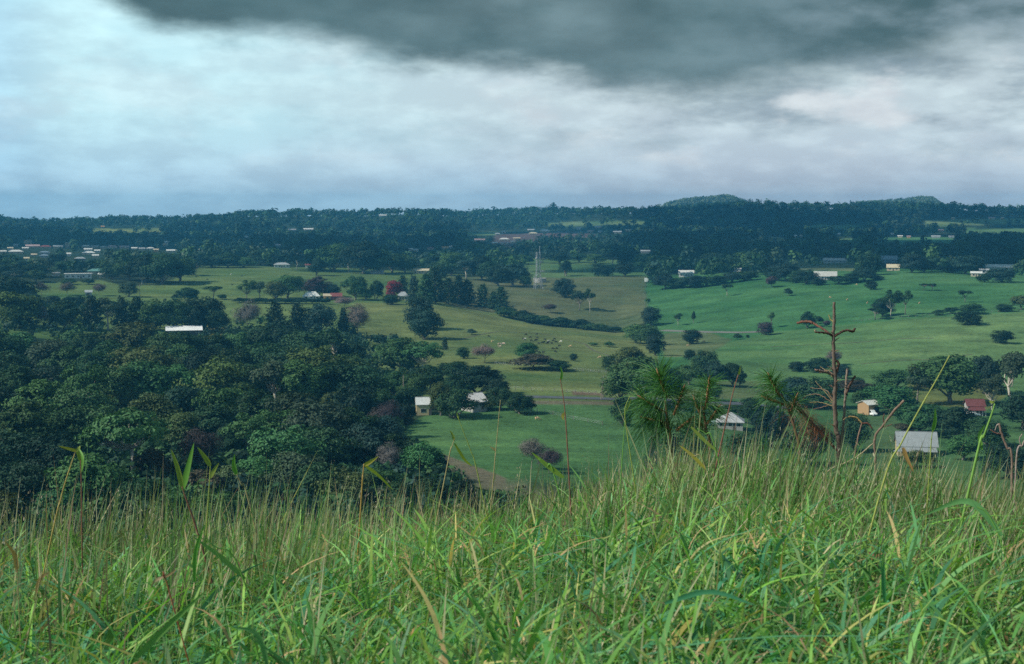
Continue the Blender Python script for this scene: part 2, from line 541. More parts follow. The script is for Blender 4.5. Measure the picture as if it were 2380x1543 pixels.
# land cover: (polygon in frame units of the ground it covers, nearest, farthest distance, base colour)
WOODFLOOR = (0.030, 0.038, 0.020)
COVER = [
    ([(-400, 400), (2800, 400), (2800, 1700), (-400, 1700)], 240, 20000, (0.022, 0.040, 0.020)),
    # pasture of the middle distance
    ([(-400, 760), (-400, 660), (60, 660), (150, 655), (230, 650), (300, 668), (400, 650), (445, 632), (470, 618), (800, 622), (1100, 640), (1180, 655), (1180, 722), (1300, 800), (1000, 880), (800, 880), (500, 770), (300, 800)], 600, 1500, (0.096, 0.148, 0.048)),
    ([(1000, 880), (830, 880), (820, 700), (1010, 690), (1100, 715), (1250, 742), (1480, 778), (1560, 800), (1560, 930), (1180, 925), (1120, 850)], 480, 1010, (0.116, 0.152, 0.053)),
    ([(1000, 850), (1150, 848), (1420, 868), (1640, 885), (1640, 940), (1150, 935)], 450, 760, (0.118, 0.154, 0.053)),
    ([(960, 850), (1160, 846), (1230, 870), (1240, 930), (1140, 935), (1000, 930), (940, 900)], 430, 800, (0.108, 0.148, 0.052)),
    # brown paddock and the bright strip behind it
    ([(1040, 640), (1500, 638), (1502, 800), (1440, 780), (1250, 742), (1100, 720), (1000, 700)], 1001, 1500, (0.102, 0.118, 0.056)),
    ([(1200, 600), (1510, 605), (1508, 642), (1225, 646)], 1200, 1900, (0.085, 0.15, 0.055)),
    # green slopes: own tones, plus cloud shade put into the darker upper colour
    ([(1502, 640), (1800, 630), (2380, 615), (2800, 610), (2800, 900), (2100, 950), (1600, 930), (1540, 850), (1500, 780)], 560, 1420, (0.056, 0.148, 0.052)),
    ([(1620, 815), (1800, 770), (2100, 742), (2800, 700), (2800, 930), (2100, 960), (1760, 930), (1560, 920)], 560, 1420, (0.094, 0.172, 0.062)),
    ([(1540, 775), (1640, 770), (1700, 790), (1640, 830), (1540, 830)], 700, 1000, (0.105, 0.135, 0.06)),
    ([(1640, 885), (1900, 885), (1920, 960), (1640, 950)], 450, 700, (0.110, 0.14, 0.06)),
    # valley meadow, dairy flat
    ([(930, 1000), (1000, 960), (1240, 935), (1460, 935), (1520, 1010), (1480, 1120), (1100, 1130), (1010, 1075)], 300, 500, (0.066, 0.142, 0.050)),
    ([(1560, 930), (2600, 900), (2600, 1200), (1500, 1200)], 250, 640, (0.058, 0.125, 0.048)),
    ([(1225, 931), (1440, 934), (1440, 942), (1225, 939)], 440, 520, (0.135, 0.115, 0.078)),
    ([(1230, 905), (1400, 914), (1400, 920), (1330, 919), (1330, 910)], 440, 560, (0.15, 0.10, 0.07)),
    ([(900, 1000), (960, 1030), (1150, 1100), (1300, 1160), (1200, 1190), (1060, 1100), (930, 1060)], 280, 420, (0.150, 0.125, 0.085)),
    ([(1650, 935), (1740, 938), (1740, 948), (1650, 945)], 450, 640, (0.2, 0.19, 0.14)),
    ([(1960, 950), (2080, 955), (2110, 1060), (2040, 1090), (1990, 1000)], 380, 560, (0.085, 0.14, 0.06)),
    ([(2110, 880), (2260, 860), (2340, 920), (2280, 960), (2110, 930)], 480, 700, (0.13, 0.15, 0.05)),
    ([(460, 755), (520, 745), (540, 800), (470, 800)], 600, 900, (0.16, 0.16, 0.06)),
    ([(1150, 545), (1340, 538), (1420, 550), (1370, 566), (1140, 575)], 1500, 4000, (0.095, 0.065, 0.060)),
    # clearings on the far slopes
    ([(215, 531), (375, 530), (380, 541), (215, 543)], 2000, 4000, (0.16, 0.20, 0.06)),
    ([(1270, 518), (1500, 510), (1500, 523), (1270, 526)], 2000, 4000, (0.13, 0.19, 0.08)),
    ([(2150, 512), (2400, 506), (2400, 520), (2150, 526)], 2000, 4000, (0.13, 0.19, 0.08)),
    ([(1735, 552), (1820, 552), (1830, 566), (1740, 563)], 1600, 4000, (0.14, 0.16, 0.06)),
    ([(1880, 523), (2010, 522), (2010, 532), (1880, 532)], 1600, 4000, (0.10, 0.18, 0.07)),
    ([(2035, 552), (2220, 550), (2220, 574), (2035, 572)], 1600, 4000, (0.07, 0.17, 0.07)),
    ([(1940, 555), (1985, 554), (1985, 566), (1940, 566)], 1600, 4000, (0.10, 0.18, 0.07)),
    ([(2240, 531), (2400, 531), (2400, 545), (2240, 545)], 1600, 4000, (0.10, 0.18, 0.07)),
    ([(1785, 604), (1990, 602), (1990, 630), (1785, 626)], 1250, 2000, (0.12, 0.15, 0.075)),
    ([(1080, 540), (1160, 540), (1160, 546), (1080, 546)], 1600, 4000, (0.12, 0.2, 0.08)),
    ([(2000, 440), (2200, 440), (2200, 480), (1985, 482)], 4500, 8000, (0.10, 0.14, 0.07)),
]

def build_terrain():
    na, nd = len(AZ), len(DD)
    px, py = project(GX, GY, GZ)
    jx, jy = 5 * fbm2(GX / 25, GY / 25, 11), 2.0 * fbm2(GX / 25, GY / 25, 12)
    col = np.empty((nd, na, 3))
    D2 = np.broadcast_to(DD[:, None], (nd, na))
    n0 = fbm2(GX * 1.3, GY * 1.3, 3)[..., None]
    col[:] = np.array([0.065, 0.045, 0.026]) + 0.03 * n0 * np.array([1, 0.9, 0.6])
    col[DD > 16] = (0.05, 0.075, 0.03)
    front = (np.abs(AZ)[None, :] < 1.2) & np.ones((nd, 1), bool)
    for poly, d0, d1, c in COVER:
        m = inpoly(px + jx, py + jy, poly) & (D2 > d0) & (D2 < d1) & front
        col[m] = c
    # soften borders a little, then slow natural variation of the sward
    for _ in range(1):
        col[1:-1, 1:-1] = (col[1:-1, 1:-1] * 3 + col[:-2, 1:-1] + col[2:, 1:-1] + col[1:-1, :-2] + col[1:-1, 2:]) / 7
    v1 = fbm2(GX / 60, GY / 60, 21, 5)[..., None]
    v2 = fbm2(GX / 14, GY / 14, 22, 4)[..., None]
    big = (D2 > 240)[..., None]
    col = np.where(big, col * (1 + 0.48 * v1 * np.array([1.3, 0.7, 0.9]) + 0.24 * v2), col)
    V = np.stack([GX, GY, GZ + EYE], -1).reshape(-1, 3)
    i = np.arange(nd - 1)[:, None] * na + np.arange(na - 1)[None, :]
    q = np.stack([i, i + 1, i + 1 + na, i + na], -1).reshape(-1, 4)[:, ::-1]
    m, t, b = mat('pasture')
    a = t.new('ShaderNodeAttribute')
    a.attribute_name = 'tint'
    g = t.new('ShaderNodeNewGeometry')
    pos = g.outputs['Position']
    f1 = t.noise(pos, 0.45, 6, 0.72)
    f2 = t.noise(pos, 0.05, 5, 0.6)
    sq = t.new('ShaderNodeMapping')
    sq.inputs['Scale'].default_value = (0.012, 0.11, 0.2)
    t.l.new(pos, sq.inputs[0])
    f3 = t.noise(sq.outputs[0], 1.0, 5, 0.65, dist=0.6)          # cattle pads and mowing lines
    k = t.math('ADD', t.maprange(f1, 0.25, 0.75, 0.66, 1.34, False), t.maprange(f2, 0.3, 0.7, -0.22, 0.22, False))
    k = t.math('ADD', k, t.maprange(f3, 0.3, 0.7, -0.15, 0.15, False))
    c = t.mix(1.0, a.outputs['Color'], t.xyz(k, k, k), 'MULTIPLY')
    tus = t.math('MULTIPLY', t.maprange(t.noise(pos, 0.30, 4, 0.65), 0.54, 0.66), t.maprange(t.noise(pos, 0.018, 3, 0.5), 0.42, 0.6, 0.05, 0.72))
    c = t.mix(tus, c, t.mix(1.0, c, (0.45, 0.60, 0.55, 1), 'MULTIPLY'))
    c = t.mix(t.maprange(f2, 0.5, 0.75, 0, 0.3), c, t.mix(1.0, c, (1.25, 1.0, 0.75, 1), 'MULTIPLY'))
    t.l.new(c, b.inputs['Base Color'])
    b.inputs['Roughness'].default_value = 0.95
    b.inputs['Specular IOR Level'].default_value = 0.05
    bp = t.new('ShaderNodeBump')
    bp.inputs['Strength'].default_value = 0.8
    bp.inputs['Distance'].default_value = 0.8
    t.l.new(f1, bp.inputs['Height'])
    t.l.new(bp.outputs[0], b.inputs['Normal'])
    # dark wood floor under the near wood is part of COVER's base; wood polygon handled below
    me = mesh('terrain', V, q, [m], col.reshape(-1, 3), smooth=True)
    o = link('terrain', me)
    tag(o, 'rolling green hill country with pastures and wooded ridges', 'terrain', kind='structure')
build_terrain()

# ------------------------------------------------------------------ trees (unit size: height 1, crown width 1)
def unit(v):
    return v / np.maximum(np.linalg.norm(v, axis=-1, keepdims=True), 1e-9)

def cards(P, N, size, rng, aspect=1.6):
    """leaf sprays: one bent quad per point P facing roughly N"""
    n = len(P)
    T = unit(np.cross(N, rng.normal(size=(n, 3))))
    B = np.cross(N, T)
    s = (size * rng.uniform(0.6, 1.35, n))[:, None]
    a, b = T * s * aspect * 0.5, B * s * 0.5
    bend = N * s * 0.22
    v = np.stack([P - a - bend, P - b * 0.9 + a * 0.1, P + a - bend, P + b], 1).reshape(-1, 3)
    q = np.arange(n * 4).reshape(n, 4)
    return v, q

def puff_crown(seed, npuff=46, per=120, z0=0.25, flat=1.0, rp=0.17, leaf=0.036, spread=0.40, lower=-0.25, shape='dome', fill=0.75, aspect=1.6):
    rng = np.random.RandomState(seed)
    cz = (1 + z0) / 2
    hz = (1 - z0) / 2
    pts = []
    while len(pts) < npuff:
        d = unit(rng.normal(size=3))
        if d[2] < lower: continue
        r = rng.uniform(fill, 1.0) if rng.rand() < 0.8 else rng.uniform(0.3, fill)
        lump = 1 + 0.22 * math.sin(3.1 * math.atan2(d[1], d[0]) + seed) + 0.1 * math.sin(5 * d[2] + 2 * seed)
        p = np.array([d[0] * spread * r * lump, d[1] * spread * r * lump, cz + d[2] * (hz - rp * 0.35) * r])
        if shape == 'umbrella':
            p[2] = 1 - rp * 0.7 - 1.1 * (p[0] ** 2 + p[1] ** 2) - rng.uniform(0, 0.12)
        if shape == 'cone':
            k = 1.05 - (p[2] - z0) / (1 - z0)
            p[:2] = d[:2] / max(np.linalg.norm(d[:2]), .05) * spread * k * rng.uniform(0.5, 1)
        pts.append(p)
    VV, QQ, n = [], [], 0
    for p in pts:
        r = rp * rng.uniform(0.65, 1.25)
        m = int(per * (r / rp) ** 2)
        d = unit(rng.normal(size=(m, 3)) + np.array([0, 0, 0.45]))
        q = p + d * r * np.array([1, 1, 0.75 * flat]) * rng.uniform(0.55, 1.08, (m, 1))
        cdir = unit((p - np.array([0, 0, cz - 0.25 * hz])) * np.array([1, 1, 1.0]))
        nrm = unit(d * 0.8 + cdir * 0.75 + rng.normal(size=(m, 3)) * 0.42)
        q[:, 2] = np.minimum(q[:, 2], 1.02)
        v, f = cards(q, nrm, leaf, rng, aspect)
        VV.append(v); QQ.append(f + n); n += len(v)
    return np.concatenate(VV), np.concatenate(QQ), pts

def limbs(pts, rng, z_fork=0.28, r0=0.035, n=7, lean=0.03):
    g = Geo()
    top = (lean, 0, z_fork)
    g.tube([(0, 0, -0.06), (0.004, 0, z_fork * 0.5), top], [r0 * 1.25, r0, r0 * 0.85], 7)
    sel = [pts[i] for i in rng.choice(len(pts), min(n, len(pts)), replace=False)]
    for p in sel:
        p = np.array(p)
        t = np.array(top)
        m1 = t + (p - t) * 0.35 + np.array([0, 0, -0.03]) + rng.normal(size=3) * 0.02
        m2 = t + (p - t) * 0.7 + rng.normal(size=3) * 0.02
        g.tube([tuple(t), tuple(m1), tuple(m2), tuple(p)], [r0 * 0.6, r0 * 0.42, r0 * 0.28, r0 * 0.1], 5, cap=False)
    return g

def broad_proto(seed, **kw):
    v, q, pts = puff_crown(seed, **kw)
    rng = np.random.RandomState(seed + 99)
    tr = limbs(pts, rng, z_fork=kw.get('z0', 0.25) + 0.08)
    return mesh('tree_crown', v, q, [M_LEAF]), tr.build('tree_trunk', [M_BARK], True)

def gum_proto(seed, z0=0.38, npuff=13, rp=0.15, umbrella=False):
    rng = np.random.RandomState(seed)
    v, q, pts = puff_crown(seed, npuff=npuff, per=130, z0=z0, rp=rp, leaf=0.034, spread=0.42, lower=-0.5, fill=0.6, flat=0.75, shape='umbrella' if umbrella else 'dome')
    tr = limbs(pts, rng, z_fork=z0 + 0.02, r0=0.021, n=npuff, lean=rng.uniform(-0.06, 0.06))
    return mesh('gum_crown', v, q, [M_LEAF]), tr.build('gum_trunk', [M_BARK], True)

def conifer_proto(seed, layers=15, z0=0.1, top=0.05):
    """hoop pine: separate whorls of drooping then upswept branches ending in tufts"""
    rng = np.random.RandomState(seed)
    P, N = [], []
    for i in range(layers):
        z = z0 + (0.98 - z0) * i / (layers - 1)
        rad = 0.5 * (1 - (z - z0) / (1 - z0)) ** 0.55 * rng.uniform(0.6, 1.05) + top
        nb = 7 if i < layers - 3 else 5
        a0 = rng.uniform(0, 6.28)
        for b in range(nb):
            a = a0 + 6.283 * b / nb + rng.uniform(-.25, .25)
            L = rad * rng.uniform(0.7, 1.12)
            m = int(9 + 17 * L / 0.5)
            t_ = rng.uniform(0.25, 1.0, m) ** 0.75
            pz = z - 0.05 * t_ + 0.06 * t_ ** 3
            p = np.stack([np.cos(a) * L * t_, np.sin(a) * L * t_, pz], -1) + rng.normal(size=(m, 3)) * np.array([0.035, 0.035, 0.014]) * (0.5 + t_[:, None])
            P.append(p)
            N.append(unit(np.stack([np.cos(a) * 0.4 * np.ones(m), np.sin(a) * 0.4 * np.ones(m), np.ones(m)], -1) + rng.normal(size=(m, 3)) * 0.5))
    v, q = cards(np.concatenate(P), np.concatenate(N), 0.052, rng)
    g = Geo()
    g.tube([(0, 0, -0.05), (0, 0, 0.5), (0, 0, 0.97)], [0.03, 0.02, 0.005], 6)
    return mesh('pine_crown', v, q, [M_LEAF]), g.build('pine_trunk', [M_BARK], True)

def bare_proto(seed, depth=7):
    """leafless tree: every fork modelled; the fine twigs are the crown"""
    rng = random.Random(seed)
    tr, tw = Geo(), Geo()
    def grow(p, d, L, r, k):
        q = p + d * L
        mid = p + d * L * 0.5 + Vector((rng.uniform(-1, 1), rng.uniform(-1, 1), 0)) * L * 0.06
        g = tr if k < 3 else tw
        g.tube([p, mid, q], [r, r * 0.85, r * 0.68], 5 if k < 3 else 3, cap=False)
        if k >= depth: return
        for _ in range(3 if k < 5 else 2):
            a = Vector((rng.uniform(-1, 1), rng.uniform(-1, 1), rng.uniform(-0.35, 0.75)))
            nd = (d * 0.85 + a * 0.72).normalized()
            grow(q, nd, L * rng.uniform(0.62, 0.84), max(r * 0.62, 0.0022), k + 1)
    grow(Vector((0, 0, -0.05)), Vector((0, 0, 1)), 0.27, 0.022, 0)
    def norm(g):
        for i, v in enumerate(g.v):
            g.v[i] = v * np.array([0.62, 0.62, 0.92])
    norm(tr); norm(tw)
    v, q, pts = puff_crown(seed, npuff=36, per=150, z0=0.16, rp=0.2, leaf=0.011, spread=0.36, lower=-0.5, fill=0.4, aspect=9.0)
    tw.add(v, [list(f) for f in q])
    return tw.build('bare_twigs', [M_TWIG]), tr.build('bare_trunk', [M_BARK], True)

def shrub_proto(seed, flat=1.0):
    v, q, pts = puff_crown(seed, npuff=26, per=100, z0=-0.1, rp=0.21, leaf=0.055, spread=0.36, lower=-0.15)
    rng = np.random.RandomState(seed)
    return mesh('shrub_crown', v, q, [M_LEAF]), limbs(pts, rng, z_fork=0.12, r0=0.02, n=5).build('shrub_stem', [M_BARK])

PROTO = {
    'broad': [broad_proto(11, z0=-0.02, lower=-0.6, npuff=54), broad_proto(12, npuff=62, rp=0.15, z0=0.02, lower=-0.6), broad_proto(13, npuff=46, rp=0.19, z0=-0.04, lower=-0.6), broad_proto(14, npuff=52, z0=0.08, flat=0.9, lower=-0.5),
              broad_proto(15, npuff=70, rp=0.135, leaf=0.033, z0=0.0, lower=-0.6), broad_proto(16, npuff=50, rp=0.18, z0=-0.05, lower=-0.6), broad_proto(17, npuff=44, rp=0.17, fill=0.55, z0=0.04, lower=-0.6)],
    'round': [broad_proto(21, npuff=64, rp=0.16, z0=-0.06, spread=0.42, lower=-0.8, per=100), broad_proto(22, npuff=64, rp=0.17, z0=-0.05, spread=0.41, lower=-0.8, per=100)],
    'gum': [gum_proto(31), gum_proto(32, npuff=11, rp=0.16), gum_proto(33, z0=0.3, npuff=16, rp=0.14)],
    'umbrella': [gum_proto(36, z0=0.45, npuff=22, rp=0.13, umbrella=True), gum_proto(37, z0=0.5, npuff=26, rp=0.12, umbrella=True)],
    'conifer': [conifer_proto(41), conifer_proto(42, 13), conifer_proto(43, 17, 0.06)],
    'cone': [broad_proto(51, npuff=60, rp=0.13, z0=0.02, shape='cone', spread=0.5, per=50), ],
    'bare': [bare_proto(61), bare_proto(62), bare_proto(63)],
    'shrub': [shrub_proto(71), shrub_proto(72)],
}
LEAFCOL = {  # base colours of foliage
    'dark': (0.030, 0.076, 0.032), 'deep': (0.020, 0.052, 0.030), 'mid': (0.060, 0.130, 0.044), 'light': (0.098, 0.165, 0.050),
    'olive': (0.072, 0.105, 0.036), 'yellow': (0.16, 0.16, 0.035), 'pale': (0.10, 0.16, 0.075), 'grey': (0.048, 0.082, 0.046), 'blue': (0.026, 0.062, 0.050),
    'red': (0.22, 0.030, 0.040), 'purple': (0.072, 0.052, 0.056), 'brown': (0.065, 0.062, 0.036), 'twig': (0.145, 0.135, 0.12), 'pinktwig': (0.165, 0.130, 0.115), 'green': (0.050, 0.140, 0.050),
}
BARKCOL = {'pale': (0.42, 0.38, 0.32), 'grey': (0.19, 0.165, 0.14), 'dark': (0.07, 0.055, 0.045)}
KINDNAME = {'broad': 'broadleaf_tree', 'round': 'round_tree', 'gum': 'gum_tree', 'umbrella': 'flat_crowned_tree', 'conifer': 'pine_tree', 'cone': 'conical_tree', 'bare': 'bare_tree', 'shrub': 'shrub'}
rnd = random.Random(4)
CNT = {}

def put_tree(kind, P, w, h, col, label, group=None, bark='grey', lean=0.0, rz=None, which=None):
    CNT[kind] = CNT.get(kind, -1) + 1
    pr = PROTO[kind]
    cr, tr = pr[(CNT[kind] if which is None else which) % len(pr)]
    o = empty(KINDNAME[kind], P, rnd.uniform(0, 6.283) if rz is None else rz, (w, w, h))
    if lean: o.rotation_euler = (0, R(lean), 0)
    tag(o, label, 'shrub' if kind == 'shrub' else 'tree', group)
    c = LEAFCOL[col]
    j = rnd.uniform(0.68, 1.22)
    c = (c[0] * j * rnd.uniform(0.92, 1.1), c[1] * j, c[2] * j * rnd.uniform(0.9, 1.1))
    link('twigs' if kind == 'bare' else 'crown', cr, o, color=c)
    link('stem' if kind == 'shrub' else 'trunk', tr, o, color=BARKCOL[bark])
    return o

def T(kind, x, ytop, ybase, w, col, label, group=None, bark='grey', dmin=300, lean=0.0):
    """a tree whose foot shows on the pasture"""
    P, d = at(x, ybase, dmin)
    h = pix_tan(x, ytop) * d - (P.z - EYE)
    if kind == 'cone' or kind == 'conifer': h *= 1.0
    return put_tree(kind, P, w * d / F * 1.17, h, col, label, group, bark, lean)

def W(kind, x, ytop, w, col, label, group=None, bark='grey', dmin=170, hk=1.0, hmin=8.0, hmax=18.0):
    """a tree in a wood: only its top shows; its height follows from its width"""
    hf = lambda s: np.clip(w * s / F * hk, hmin, hmax)
    P, d = at(x, ytop, dmin, hf)
    return put_tree(kind, P, w * d / F * 1.24, float(hf(np.array(d))) * 1.0, col, label, group, bark)

ORD = ['first', 'second', 'third', 'fourth', 'fifth', 'sixth', 'seventh', 'eighth', 'ninth', 'tenth', 'eleventh', 'twelfth', 'thirteenth', 'fourteenth', 'fifteenth', 'sixteenth', 'seventeenth', 'eighteenth', 'nineteenth', 'twentieth']
LOOK = {'dark': 'dark green', 'deep': 'very dark green', 'mid': 'mid green', 'light': 'light green', 'olive': 'olive green', 'yellow': 'yellowish', 'pale': 'pale green', 'grey': 'grey green', 'blue': 'bluish dark green', 'brown': 'brownish', 'purple': 'purplish', 'twig': 'grey', 'pinktwig': 'pinkish grey', 'green': 'bright green', 'red': 'red'}
SHAPE = {'broad': 'domed tree', 'round': 'round tree', 'gum': 'open gum tree', 'umbrella': 'flat crowned tree', 'conifer': 'hoop pine', 'cone': 'conical tree', 'bare': 'leafless tree', 'shrub': 'bush'}

# ---- the wood on the slope under the grass: rows of crowns from its far border to the near grass
WOODROWS = [
 ("topmost row of the wood", [
  ('broad', 25, 728, 105, 'light'), ('bare', 95, 738, 34, 'twig'), ('broad', 150, 742, 60, 'dark'), ('conifer', 212, 722, 52, 'deep'), ('gum', 250, 716, 74, 'grey'), ('conifer', 282, 700, 44, 'deep'),
  ('conifer', 318, 706, 56, 'dark'), ('broad', 352, 714, 70, 'mid'), ('broad', 402, 708, 70, 'dark'), ('broad', 440, 700, 66, 'deep'), ('round', 476, 690, 78, 'deep'), ('broad', 505, 748, 52, 'dark'),
  ('bare', 575, 730, 58, 'twig'), ('conifer', 640, 723, 50, 'deep'), ('conifer', 690, 723, 52, 'deep'), ('broad', 742, 735, 76, 'blue'), ('conifer', 798, 727, 34, 'deep'), ('bare', 832, 745, 56, 'pinktwig')]),
 ("row around big white roof", [
  ('broad', -10, 770, 110, 'dark'), ('broad', 48, 775, 80, 'green'), ('shrub', 165, 770, 54, 'mid'), ('broad', 138, 785, 74, 'mid'), ('broad', 205, 770, 70, 'dark'), ('broad', 318, 748, 118, 'olive'), ('broad', 262, 792, 90, 'dark'), ('broad', 378, 773, 90, 'mid'), ('broad', 428, 771, 84, 'dark'), ('broad', 500, 778, 70, 'dark'),
  ('broad', 548, 770, 70, 'mid'), ('broad', 603, 752, 84, 'dark'), ('broad', 660, 748, 92, 'deep'), ('broad', 715, 768, 96, 'dark'), ('gum', 772, 762, 104, 'dark'), ('round', 818, 792, 66, 'deep')]),
 ("row below big white roof", [
  ('broad', 18, 815, 90, 'dark'), ('broad', 112, 790, 92, 'grey'), ('broad', 160, 806, 92, 'mid'), ('broad', 330, 800, 130, 'olive'), ('broad', 225, 812, 96, 'dark'), ('broad', 425, 800, 92, 'mid'), ('broad', 470, 812, 94, 'deep'),
  ('broad', 545, 806, 90, 'dark'), ('broad', 612, 796, 96, 'dark'), ('broad', 732, 800, 132, 'light'), ('broad', 672, 806, 100, 'dark'), ('broad', 810, 818, 86, 'mid')]),
 ("middle row of the wood", [
  ('broad', 30, 852, 104, 'dark'), ('broad', 108, 850, 96, 'deep'), ('gum', 185, 842, 108, 'mid'), ('broad', 268, 848, 104, 'mid'), ('broad', 338, 840, 110, 'green'), ('broad', 412, 850, 100, 'green'), ('broad', 500, 826, 138, 'light'),
  ('broad', 580, 838, 104, 'dark'), ('gum', 640, 832, 118, 'grey'), ('broad', 700, 838, 120, 'mid'), ('broad', 768, 842, 112, 'dark'), ('broad', 838, 846, 108, 'dark')]),
 ("row level with cream barn", [
  ('broad', 10, 900, 100, 'deep'), ('broad', 92, 884, 118, 'mid'), ('broad', 188, 890, 120, 'mid'), ('bare', 232, 880, 50, 'brown'), ('broad', 288, 892, 66, 'olive'), ('yes', 0, 0, 0, ''), ('broad', 352, 914, 116, 'olive'), ('broad', 430, 896, 104, 'deep'), ('gum', 505, 892, 104, 'mid'), ('broad', 590, 904, 110, 'dark'),
  ('broad', 690, 914, 132, 'grey'), ('broad', 778, 913, 70, 'olive'), ('broad', 820, 888, 100, 'deep'), ('broad', 868, 905, 76, 'dark')]),
 ("row behind pale limbed tree", [
  ('broad', 55, 935, 132, 'mid'), ('broad', 148, 948, 110, 'dark'), ('broad', 225, 938, 118, 'mid'), ('broad', 412, 960, 94, 'olive'), ('broad', 492, 942, 92, 'dark'), ('gum', 565, 955, 96, 'mid'), ('broad', 640, 948, 120, 'mid'), ('broad', 728, 928, 136, 'grey'),
  ('broad', 822, 950, 112, 'dark'), ('broad', 880, 965, 96, 'blue'), ('bare', 905, 932, 58, 'purple'), ('bare', 874, 948, 34, 'pinktwig')]),
 ("row of pale limbed tree", [
  ('broad', 20, 1000, 130, 'deep'), ('broad', 120, 1010, 130, 'deep'), ('umbrella', 305, 938, 176, 'mid'), ('shrub', 208, 985, 60, 'brown'), ('shrub', 352, 1046, 84, 'brown'), ('bare', 462, 992, 92, 'purple'), ('broad', 532, 1000, 80, 'dark'), ('broad', 655, 985, 152, 'green'), ('broad', 752, 988, 118, 'dark'), ('broad', 846, 985, 116, 'blue'), ('gum', 902, 1005, 80, 'dark')]),
 ("lowest row above the grass", [
  ('broad', 52, 1075, 130, 'deep'), ('broad', 208, 1058, 150, 'mid'), ('gum', 330, 1105, 118, 'dark'), ('broad', 398, 1130, 110, 'mid'), ('shrub', 470, 1095, 86, 'brown'), ('broad', 533, 1084, 86, 'pale'), ('broad', 586, 1062, 96, 'green'), ('broad', 688, 1050, 118, 'grey'), ('broad', 742, 1078, 110, 'dark'), ('broad', 806, 1086, 118, 'olive'), ('broad', 872, 1082, 96, 'mid'), ('broad', 0, 1145, 120, 'olive'), ('broad', 130, 1140, 100, 'green'), ('broad', 500, 1140, 110, 'mid'), ('broad', 620, 1130, 110, 'deep'), ('broad', 930, 1120, 90, 'dark'), ('broad', 1010, 1110, 70, 'dark'), ('broad', 1080, 1112, 60, 'deep')]),
]
for rowname, items in WOODROWS:
    items = sorted([i for i in items if i[3] > 0], key=lambda i: i[1])
    for k, (kind, x, y, w, col) in enumerate(items):
        dm = 800 if rowname.startswith('topmost') else 170
        lab = f"{LOOK[col]} {SHAPE[kind]}, {ORD[k]} from the picture edge, {rowname}"
        hk = {'conifer': 2.0, 'bare': 1.5, 'gum': 1.35, 'umbrella': 1.2}.get(kind, 1.05)
        W(kind, x, y, w, col, lab, None, bark='pale' if kind in ('umbrella', 'gum') else 'grey', hk=hk, hmin=5 if kind == 'shrub' else 8, dmin=dm)

